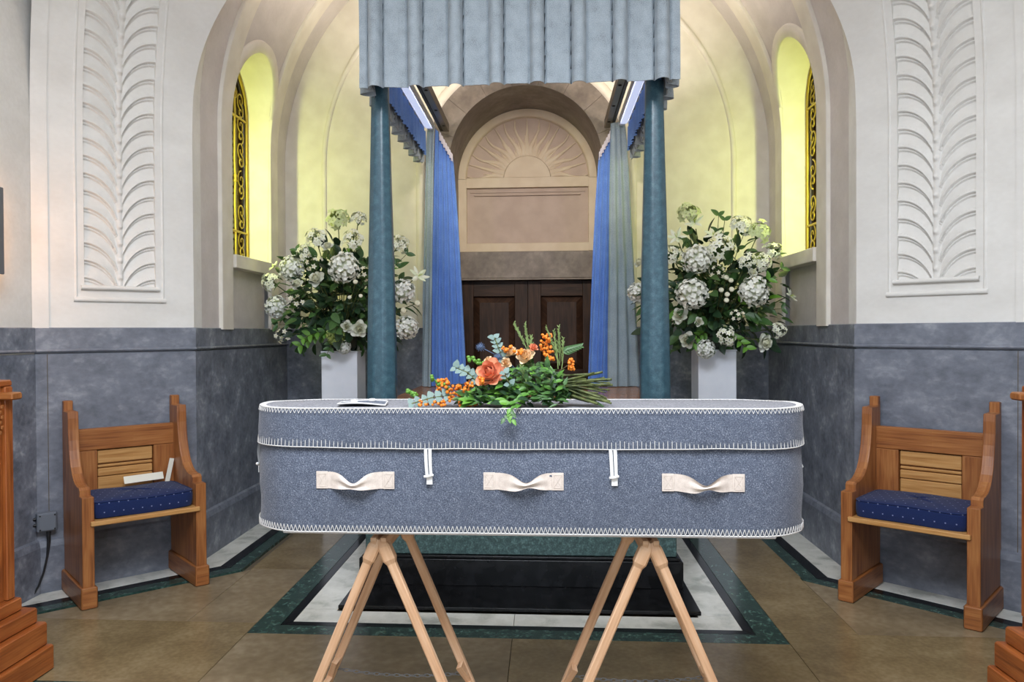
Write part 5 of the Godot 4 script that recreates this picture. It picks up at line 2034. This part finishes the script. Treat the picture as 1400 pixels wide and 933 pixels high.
# heads: [kind, x, y, z, size] relative to the vase mouth
func arrangement(at: Vector3, heads: Array, twigs: Array, seed_n: int, label: String, rx: float, ry: float) -> void:
	var t := thing("flower_arrangement", label, "flowers", at, 0.0, "white pedestal arrangements")
	rng.seed = seed_n
	var vs := MB.new()
	vs.lathe([Vector2(0.001, 0.0), Vector2(0.08, 0.0), Vector2(0.1, 0.03), Vector2(0.11, 0.09), Vector2(0.105, 0.1), Vector2(0.09, 0.095), Vector2(0.001, 0.09)], 24)
	obj("vase", vs, M.vase, t)
	var ctr := Vector3(0, 0.38, 0)
	var root := Vector3(0, 0.08, 0)
	for h in heads:
		var p := Vector3(h[1], h[2], h[3])
		var d := (p - Vector3(0, 0.2, -0.05)).normalized()
		var sm := MB.new()
		sm.tube([root + Vector3(rnd(-0.04, 0.04), 0, rnd(-0.04, 0.04)), root.lerp(p, 0.5) + Vector3(0, 0.03, 0), p - d * h[4] * 0.6], 0.004, 5, false)
		var look: Vector3 = (d + Vector3(0, 0.1, 0.5)).normalized()
		var b := facing(look, rnd(0, TAU))
		# heads open along +y: turn y to the look
		b = Basis(b.x, b.z, -b.y)
		var names := {"hyd_w": "hydrangea", "hyd_w2": "hydrangea", "hyd_g": "green_hydrangea", "rose_w": "rose", "spray_w": "flower_spray", "spray_g": "green_spray", "spray_d": "daisy_spray", "lily": "lily", "bud": "bud"}
		var o := inst(names[h[0]], KIT[h[0]], t, Transform3D(b.scaled(Vector3.ONE * h[4] * (0.86 if h[0] != "lily" else 1.1)), p))
		obj("stem", sm, M.stem, t)
		if h[0] == "bud":
			continue
	# leaves over an ellipsoid, turned outward and a little down
	for m in [[M.leaf_dark, 420], [M.leaf, 320]]:
		var fo := MB.new()
		for k in m[1]:
			var d := Vector3(rnd(-1, 1), rnd(-0.85, 1), rnd(-1, 1)).normalized()
			var f := rnd(0.15, 0.84)
			var p := ctr + Vector3(d.x * rx, d.y * ry, d.z * rx * 0.75) * f
			var dir := (d + Vector3(rnd(-0.9, 0.9), rnd(-0.8, 0.6), rnd(-0.6, 0.9))).normalized()
			add_leaf(fo, Transform3D(leaf_basis(dir, (d + Vector3(rnd(-0.6, 0.6), 0.5, 0.5)).normalized(), rnd(0.06, 0.12)), p), 0.3, 0.25, 0.15)
		var st := obj("foliage", fo, m[0], t)
		st.set_meta("kind", "stuff")
	var n := 210
	for k in n:
		var y := 1.0 - (k + 0.5) / n * 1.8
		var r := sqrt(1.0 - y * y)
		var a := k * 2.399963 + rnd(-0.3, 0.3)
		var d := Vector3(cos(a) * r, y, sin(a) * r)
		var f := rnd(0.72, 1.06)
		var p := ctr + Vector3(d.x * rx, d.y * ry, d.z * rx * 0.8) * f
		var dir := (d + Vector3(rnd(-0.7, 0.7), rnd(-0.7, 0.4), rnd(-0.5, 0.7))).normalized()
		var up := (d + Vector3(rnd(-0.5, 0.5), 0.6, 0.3)).normalized()
		var kind: String = ["leaf", "leaf_d", "leaf", "leaf", "leaf_d"][k % 5]
		if rng.randf() < 0.06: kind = "leaf_b"
		inst("leaf", KIT[kind], t, Transform3D(leaf_basis(dir, up, rnd(0.07, 0.13)), p))
	# longer twigs with pairs of leaves
	for w in twigs:
		var tip := Vector3(w[0], w[1], w[2])
		var tw := MB.new()
		var pts := []
		for k in 7:
			var f := k / 6.0
			pts.append(root.lerp(tip, f) + Vector3(0, 0.06 * sin(f * PI), 0))
		tw.tube(pts, 0.0025, 5)
		obj("twig", tw, M.stem, t)
		for k in range(3, 7):
			for s in [-1, 1]:
				var dd: Vector3 = (pts[6] - pts[3]).normalized()
				var sd: Vector3 = dd.cross(Vector3(0.2, 0.3, 1)).normalized() * s
				inst("leaf", KIT.leaf if w.size() < 4 else KIT.leaf_b, t, Transform3D(leaf_basis(dd + sd * 1.2, Vector3(0, 0.4, 1), rnd(0.05, 0.075)), pts[k]))

func flowers() -> void:
	# pedestals
	for s in [-1, 1]:
		var x := -1.41 if s < 0 else 1.44
		var p := thing("pedestal", "white square pedestal carrying the %s flower arrangement" % ("left" if s < 0 else "right"), "pedestal", Vector3(x, 0, -6.1), 0.0, "white pedestals")
		var b := MB.new()
		b.box(Vector3(0, 0.675, 0), Vector3(0.28, 1.35, 0.28), 0.004)
		obj("shaft", b, M.white_paint, p)
		b = MB.new()
		b.box(Vector3(0, 1.355, 0), Vector3(0.288, 0.012, 0.288), 0.003)
		obj("top_plate", b, M.white_paint, p)
	# heads: kind, place from the middle of the pedestal top, size
	var L := [["hyd_w", 0.098, 0.621, 0.36, 0.126], ["hyd_w", -0.345, 0.633, 0.20, 0.107], ["hyd_w2", -0.495, 0.342, 0.12, 0.097], ["rose_w", -0.106, 0.532, 0.36, 0.071], ["rose_w", 0.209, 0.168, 0.36, 0.071], ["hyd_w2", 0.505, 0.455, 0.18, 0.102], ["hyd_w2", 0.520, 0.178, 0.12, 0.103], ["hyd_g", 0.017, 0.115, 0.30, 0.077], ["spray_d", -0.417, 0.127, 0.20, 0.068], ["spray_g", -0.012, 1.004, 0.10, 0.092], ["spray_w", -0.141, 0.842, 0.25, 0.095], ["spray_w", 0.145, 0.824, 0.28, 0.094], ["spray_w", -0.540, 0.536, 0.10, 0.080], ["spray_w", -0.221, 0.738, 0.25, 0.078], ["lily", 0.618, 0.566, 0.15, 0.079], ["spray_d", -0.286, 0.368, 0.30, 0.072], ["spray_w", 0.136, 1.020, 0.05, 0.069], ["spray_d", -0.141, 0.659, 0.33, 0.072], ["spray_w", 0.459, 0.812, 0.10, 0.086], ["spray_d", 0.241, 0.574, 0.32, 0.066], ["rose_w", -0.262, 0.503, 0.32, 0.050], ["bud", 0.184, 0.513, 0.36, 0.027], ["bud", 0.222, 0.410, 0.36, 0.022], ["bud", 0.140, 0.400, 0.36, 0.022], ["bud", 0.614, 0.359, 0.20, 0.034], ["bud", 0.508, 0.305, 0.20, 0.034], ["rose_w", -0.038, 0.780, 0.30, 0.050], ["lily", -0.516, 0.655, 0.10, 0.052], ["hyd_w2", 0.065, 0.032, 0.25, 0.061], ["spray_w", 0.327, 0.753, 0.15, 0.079], ["rose_w", 0.109, 0.185, 0.33, 0.050]]
	arrangement(Vector3(-1.41, 1.361, -6.1), L, [[-0.34, 0.78, 0.1], [-0.25, 0.74, 0.15], [0.52, 0.74, 0.1], [0.12, 0.82, 0.1], [-0.05, 0.80, 0.1], [-0.25, 0.05, 0.3, 1], [-0.05, -0.02, 0.3], [0.4, 0.7, 0.0], [-0.46, 0.2, 0.2], [-0.2, 0.1, 0.4, 1], [0.05, 0.15, 0.42]], 501, "white flower arrangement half hidden behind the left canopy column", 0.52, 0.46)
	var R := [["hyd_w", -0.189, 0.653, 0.34, 0.115], ["hyd_w", -0.228, 0.405, 0.38, 0.125], ["hyd_w", 0.211, 0.423, 0.36, 0.120], ["spray_g", -0.206, 1.016, 0.12, 0.086], ["spray_w", -0.010, 0.733, 0.30, 0.111], ["spray_g", 0.295, 0.860, 0.18, 0.085], ["spray_w", 0.166, 0.909, 0.15, 0.085], ["spray_w", 0.395, 0.716, 0.16, 0.085], ["spray_w", 0.302, 0.629, 0.25, 0.073], ["rose_w", -0.298, 0.250, 0.30, 0.066], ["rose_w", -0.246, 0.075, 0.30, 0.066], ["rose_w", 0.293, 0.057, 0.30, 0.072], ["spray_w", 0.411, 0.141, 0.25, 0.061], ["spray_w", 0.021, 0.101, 0.34, 0.077], ["hyd_w2", -0.116, 0.006, 0.30, 0.077], ["spray_w", 0.181, 0.636, 0.30, 0.072], ["bud", 0.008, 0.516, 0.40, 0.027], ["bud", 0.039, 0.495, 0.40, 0.027], ["bud", -0.028, 0.428, 0.40, 0.027], ["bud", 0.044, 0.432, 0.40, 0.027], ["bud", 0.013, 0.396, 0.40, 0.027], ["bud", 0.008, 0.355, 0.40, 0.027], ["rose_w", -0.174, 0.206, 0.36, 0.038], ["spray_d", -0.049, 0.561, 0.36, 0.060], ["lily", -0.164, 0.940, 0.15, 0.074], ["lily", -0.306, 0.828, 0.20, 0.073], ["lily", -0.052, 0.835, 0.25, 0.067], ["spray_d", 0.089, 0.246, 0.38, 0.055], ["lily", 0.539, 0.395, 0.10, 0.057], ["spray_w", -0.343, 0.694, 0.20, 0.079], ["hyd_w2", -0.566, 0.437, 0.00, 0.087], ["rose_w", -0.555, 0.656, 0.05, 0.052], ["rose_w", 0.204, 0.550, 0.33, 0.044]]
	arrangement(Vector3(1.44, 1.361, -6.1), R, [[0.02, 1.0, 0.1], [0.06, 0.96, 0.12], [0.2, 0.85, 0.1], [-0.2, 0.86, 0.12], [0.48, 0.6, 0.1], [0.16, 0.02, 0.34, 1], [-0.2, 0.05, 0.3, 1], [0.45, 0.3, 0.2], [-0.45, 0.5, 0.1], [-0.48, 0.2, 0.05], [0.3, 0.5, 0.4, 1]], 777, "white flower arrangement standing clear beside the right canopy column", 0.53, 0.49)

func bouquet() -> void:
	var t := thing("bouquet", "bouquet of orange berries, peach rose and green foliage lying on the coffin", "bouquet", Vector3(0.07, 1.236, -2.9))
	rng.seed = 99
	var flower := func(called: String, kind: String, p: Vector3, r: float, look: Vector3):
		var b := facing(look.normalized(), rnd(0, TAU))
		b = Basis(b.x, b.z, -b.y)
		inst(called, KIT[kind], t, Transform3D(b.scaled(Vector3.ONE * r), p))
	flower.call("peach_rose", "rose_p", Vector3(-0.091, 0.116, 0.130), 0.054, Vector3(-0.35, 0.5, 0.9))
	flower.call("cream_rose", "rose_c", Vector3(0.029, 0.172, 0.060), 0.032, Vector3(-0.2, 0.6, 0.7))
	flower.call("cream_rose", "rose_c", Vector3(-0.022, 0.188, 0.040), 0.024, Vector3(-0.3, 0.7, 0.6))
	flower.call("cream_rose", "rose_c", Vector3(-0.041, 0.152, 0.080), 0.02, Vector3(-0.2, 0.3, 0.9))
	flower.call("cream_rose", "rose_c", Vector3(-0.106, 0.159, 0.050), 0.018, Vector3(-0.4, 0.6, 0.6))
	flower.call("orange_rosebud", "rose_p", Vector3(0.055, 0.206, 0.050), 0.018, Vector3(0.3, 0.7, 0.5))
	# berries: clusters on twigs
	var bm := MB.new()
	bm.lathe([Vector2(0.05, -1.0), Vector2(0.6, -0.8), Vector2(1.0, 0.0), Vector2(0.75, 0.7), Vector2(0.12, 1.0)], 8)
	var berry := bm.mesh(M.berry)
	var cluster := func(c: Vector3, sx: float, sy: float, n: int):
		var br := MB.new()
		var root: Vector3 = Vector3(0.096, 0.062, 0.020)
		br.tube([root, root.lerp(c, 0.6) + Vector3(0, 0.01, 0), c], 0.0022, 5)
		var node := obj("berry_sprig", br, M.twig, t)
		for k in int(n * 1.7):
			var p := c + Vector3(rnd(-sx, sx), rnd(-sy, sy), rnd(-0.03, 0.035))
			p.y = max(p.y, 0.009)
			inst("berry", berry, node, Transform3D(Basis(Vector3(1, 0, 0), rnd(0, 3)).scaled(Vector3.ONE * rnd(0.0048, 0.0068)), p))
	cluster.call(Vector3(-0.299, 0.013, 0.130), 0.045, 0.012, 22)
	cluster.call(Vector3(-0.216, 0.047, 0.100), 0.045, 0.028, 40)
	cluster.call(Vector3(-0.266, 0.074, 0.080), 0.03, 0.02, 22)
	cluster.call(Vector3(-0.174, 0.010, 0.130), 0.035, 0.012, 20)
	cluster.call(Vector3(-0.169, 0.073, 0.100), 0.02, 0.016, 14)
	cluster.call(Vector3(-0.124, 0.095, 0.160), 0.008, 0.012, 8)
	cluster.call(Vector3(0.100, 0.227, 0.020), 0.02, 0.028, 28)
	cluster.call(Vector3(0.110, 0.179, 0.040), 0.018, 0.016, 14)
	cluster.call(Vector3(0.191, 0.151, 0.060), 0.009, 0.022, 14)
	cluster.call(Vector3(-0.041, 0.201, 0.030), 0.016, 0.012, 12)
	cluster.call(Vector3(0.002, 0.193, 0.050), 0.014, 0.01, 8)
	# eucalyptus
	var euc := func(pts: Array, size: float, n: int):
		var tb := MB.new()
		tb.tube(pts, 0.0022, 5)
		var node := obj("eucalyptus_sprig", tb, M.stem, t)
		for k in n:
			var f: float = lerp(0.15, 1.0, k / float(n - 1))
			var idx := f * (pts.size() - 1)
			var i0 := mini(int(idx), pts.size() - 2)
			var p: Vector3 = (pts[i0] as Vector3).lerp(pts[i0 + 1], idx - i0)
			var d: Vector3 = (pts[-1] - pts[0]).normalized()
			for s in [-1, 1]:
				var sd: Vector3 = d.cross(Vector3(0.1, 0.5, 1)).normalized() * s
				inst("leaf", KIT.leaf_e, node, Transform3D(leaf_basis(d * 0.35 + sd + Vector3(0, 0.1, rnd(-0.2, 0.5)), Vector3(0, 0.7, 1), size * rnd(0.8, 1.1)), p))
	euc.call([Vector3(-0.048, 0.143, 0.050), Vector3(-0.067, 0.196, 0.040), Vector3(-0.086, 0.244, 0.030)], 0.026, 6)
	euc.call([Vector3(-0.137, 0.080, 0.100), Vector3(-0.176, 0.120, 0.100), Vector3(-0.221, 0.138, 0.100)], 0.029, 5)
	euc.call([Vector3(-0.227, 0.043, 0.120), Vector3(-0.304, 0.033, 0.130), Vector3(-0.373, 0.013, 0.140)], 0.029, 6)
	euc.call([Vector3(-0.018, 0.071, 0.150), Vector3(-0.038, 0.105, 0.160), Vector3(-0.043, 0.122, 0.160)], 0.026, 3)
	euc.call([Vector3(-0.180, 0.065, 0.060), Vector3(-0.260, 0.054, 0.060), Vector3(-0.319, 0.035, 0.060)], 0.024, 4)
	# sea holly
	var th := func(c: Vector3, r: float):
		var mb := MB.new()
		for d in ball_dirs(60, 0.9):
			mb.tube([c + d * r * 0.3, c + d * r * rnd(0.9, 1.15)], [r * 0.1, r * 0.02], 4, false)
		mb.lathe([Vector2(0.001, -r * 0.7), Vector2(r * 0.6, -r * 0.2), Vector2(r * 0.6, r * 0.3), Vector2(0.001, r * 0.7)], 8, c)
		var root: Vector3 = Vector3(0.017, 0.102, 0.030)
		mb.tube([root, root.lerp(c, 0.6) + Vector3(0, 0.012, 0), c], 0.002, 5)
		obj("sea_holly", mb, M.thistle, t)
	th.call(Vector3(-0.138, 0.209, 0.020), 0.018)
	th.call(Vector3(-0.069, 0.174, 0.090), 0.017)
	# leafy greens low at the front
	# the mass: highest near the middle of its length, lower at both ends
	var crest := func(x: float) -> float:
		return 0.05 + 0.10 * exp(-pow((x - 0.06) / 0.13, 2.0))
	for k in 200:
		var x := rnd(-0.17, 0.18)
		var f := pow(rng.randf(), 0.8)
		var p := Vector3(x, lerp(crest.call(x), 0.015, f), lerp(0.02, 0.19, clamp(f + rnd(-0.2, 0.2), 0, 1)))
		var dir := Vector3(-0.8 + rnd(-0.8, 0.8), rnd(-0.25, 0.7), 0.5 + rnd(-0.4, 0.5))
		var kind: String = ["leaf", "leaf_ng", "leaf_d", "leaf", "leaf_ng"][k % 5]
		if x < 0.08 and rng.randf() < 0.75: kind = "leaf_b" if rng.randf() < 0.3 else "leaf_f"
		inst("leaf", KIT[kind], t, Transform3D(leaf_basis(dir, Vector3(0, 0.8, 0.6), rnd(0.028, 0.055)), p))
	for m in [[M.leaf_dark, 160], [M.leaf, 260], [M.leaf_fresh, 140]]:
		var fo := MB.new()
		for k in m[1]:
			var x := rnd(-0.2, 0.17)
			var p := Vector3(x, rnd(0.01, crest.call(x)), rnd(0.0, 0.16))
			add_leaf(fo, Transform3D(leaf_basis(Vector3(rnd(-1.2, 0.6), rnd(-0.2, 0.8), rnd(-0.3, 0.9)), Vector3(0, 0.8, 0.6), rnd(0.025, 0.05)), p), 0.22, 0.3, 0.15)
		obj("foliage", fo, m[0], t).set_meta("kind", "stuff")
	# a spray that hangs over the lid's edge
	for k in 9:
		var p := Vector3(-0.03 + rnd(-0.012, 0.02), 0.006 - k * 0.0045, 0.235 + 0.01 * (k / 9.0))
		inst("leaf", KIT.leaf_b if k % 2 == 0 else KIT.leaf, t, Transform3D(leaf_basis(Vector3(rnd(-0.7, 0.7), -0.5, 0.4), Vector3(0, 0.5, 1), 0.026), p))
	# plumes
	var plume := func(a: Vector3, b: Vector3, n: int):
		var mb := MB.new()
		mb.tube([a, a.lerp(b, 0.5) + Vector3(0.004, 0, 0), b], [0.002, 0.0018, 0.001], 5)
		for k in n:
			var f: float = lerp(0.25, 1.0, k / float(n))
			var p := a.lerp(b, f)
			var d := ((b - a).normalized() + Vector3(rnd(-0.9, 0.9), rnd(0.0, 0.5), rnd(-0.9, 0.9))).normalized()
			mb.tube([p, p + d * rnd(0.010, 0.02) * (1.2 - f * 0.5)], [0.0024, 0.0012], 4)
		obj("green_plume", mb, M.leaf_olive, t)
	plume.call(Vector3(0.036, 0.190, 0.030), Vector3(-0.017, 0.297, 0.010), 34)
	plume.call(Vector3(0.036, 0.190, 0.020), Vector3(0.025, 0.299, 0.000), 30)
	plume.call(Vector3(0.041, 0.185, 0.030), Vector3(0.049, 0.248, 0.010), 24)
	plume.call(Vector3(0.150, 0.142, 0.030), Vector3(0.103, 0.280, 0.010), 36)
	plume.call(Vector3(0.150, 0.141, 0.020), Vector3(0.148, 0.285, 0.000), 36)
	plume.call(Vector3(0.144, 0.130, 0.050), Vector3(0.129, 0.269, 0.030), 34)
	plume.call(Vector3(0.157, 0.129, 0.040), Vector3(0.164, 0.242, 0.020), 30)
	plume.call(Vector3(0.033, 0.084, 0.160), Vector3(0.013, 0.147, 0.140), 24)
	# green bells and a serrated leaf
	for q in [[Vector3(-0.176, 0.174, 0.100), Vector3(-0.119, 0.146, 0.100)], [Vector3(-0.308, 0.102, 0.100), Vector3(-0.250, 0.067, 0.100)], [Vector3(-0.392, 0.052, 0.100), Vector3(-0.361, 0.039, 0.100)]]:
		var a: Vector3 = q[0]
		var b: Vector3 = q[1]
		var mb := MB.new()
		mb.tube([b, a], 0.002, 5)
		for k in 14:
			var p := a.lerp(b, k / 14.0) + Vector3(rnd(-0.006, 0.006), rnd(-0.008, 0.008), rnd(-0.008, 0.008))
			mb.lathe([Vector2(0.001, -0.006), Vector2(0.006, -0.003), Vector2(0.0075, 0.003), Vector2(0.004, 0.007)], 7, p)
		obj("bell_flower_stalk", mb, M.leaf_bright, t)
	for k in 7:
		var f := k / 6.0
		var p: Vector3 = (Vector3(0.163, 0.195, 0.050) as Vector3).lerp(Vector3(0.223, 0.213, 0.050), f)
		for s in [-1, 1]:
			inst("leaf", KIT.leaf, t, Transform3D(leaf_basis(Vector3(0.9, 0.2 + s * 0.6, 0.1), Vector3(0, 0.3, 1), 0.026 * (1.1 - 0.5 * f)), p))
	# bound stems fanning out to the cut ends
	for k in 44:
		var a: Vector3 = Vector3(0.08 + rnd(-0.025, 0.03), 0.08 + rnd(-0.03, 0.025), 0.04 + rnd(-0.03, 0.05))
		var e: Vector3 = Vector3(rnd(0.235, 0.335), rnd(0.006, 0.125), 0.07 + rnd(-0.07, 0.09))
		e.y = max(e.y, 0.008)
		a.y = max(a.y, 0.01)
		var m: Vector3 = a.lerp(e, 0.45) + Vector3(0, rnd(-0.004, 0.006), 0)
		m.y = max(m.y, 0.008)
		var mb := MB.new()
		mb.tube([a, m, e], rnd(0.003, 0.005), 6)
		obj("cut_stem", mb, M.stem, t)
	for k in 5:
		var p: Vector3 = Vector3(0.165 + k * 0.024, 0.07 - k * 0.013, 0.08)
		inst("leaf", KIT.leaf_ng, t, Transform3D(leaf_basis(Vector3(0.9, -0.35, 0.2), Vector3(0, 0.8, 0.5), 0.06), p))

# ---------------------------------------------------------------- light levels
const LAMP_WINDOW := 1.2
const LAMP_CANOPY := 1.7
const LAMP_SCONCE := 0.06
const LAMP_SPOT := 2.5
const DAY_REAR := 3.8
const DAY_ROOF := 32.0

func _ready():
	# camera
	var cam := Camera3D.new()
	cam.name = "camera"
	cam.projection = Camera3D.PROJECTION_FRUSTUM
	cam.near = 0.1
	cam.far = 60.0
	cam.size = 0.1 * 933.0 / 1080.0
	cam.frustum_offset = Vector2(0.1 * 28.0 / 1080.0, 0.0)
	add_child(cam)
	cam.transform = Transform3D(Basis(Vector3(0.997647, -0.0052996, -0.0683537), Vector3(0.0045206, 0.999923, -0.0115462), Vector3(0.0684096, 0.0112101, 0.9975943)).orthonormalized(), EYE)
	cam.current = true
	# environment
	var we := WorldEnvironment.new()
	we.name = "environment"
	var env := Environment.new()
	env.background_mode = Environment.BG_COLOR
	env.background_color = Color(0.75, 0.82, 0.9)
	env.tonemap_mode = Environment.TONE_MAPPER_LINEAR
	env.tonemap_exposure = 1.0
	env.sdfgi_enabled = true
	env.ssao_enabled = true
	env.ssil_enabled = true
	we.environment = env
	add_child(we)
	# daylight through the rear window and the roof light
	for q in [["rear_window_light", Vector2(2.9, 2.8), DAY_REAR, Color(0.82, 0.91, 1.0), Transform3D(Basis.IDENTITY, Vector3(0, 1.85, 5.12))], ["roof_light", Vector2(2.5, 2.1), DAY_ROOF, Color(0.95, 0.97, 1.0), Transform3D(Basis(Vector3(1, 0, 0), -PI / 2), Vector3(0, 4.17, -0.6))]]:
		var al := AreaLight3D.new()
		al.name = q[0]
		al.area_size = q[1]
		al.light_energy = q[2]
		al.light_color = q[3]
		al.shadow_enabled = true
		al.area_range = 20.0
		add_child(al)
		al.transform = q[4]
	materials()
	build_floor()
	nave()
	bay_side(-1, CORNER_L - 0.12)
	bay_side(1, CORNER_R - 0.12)
	slant_wall(-1)
	slant_wall(1)
	back_wall()
	catafalque()
	canopy()
	curtains()
	coffin()
	trestles()
	seats()
	stalls()
	kit()
	flowers()
	bouquet()
	name_tag()
	wall_fittings()
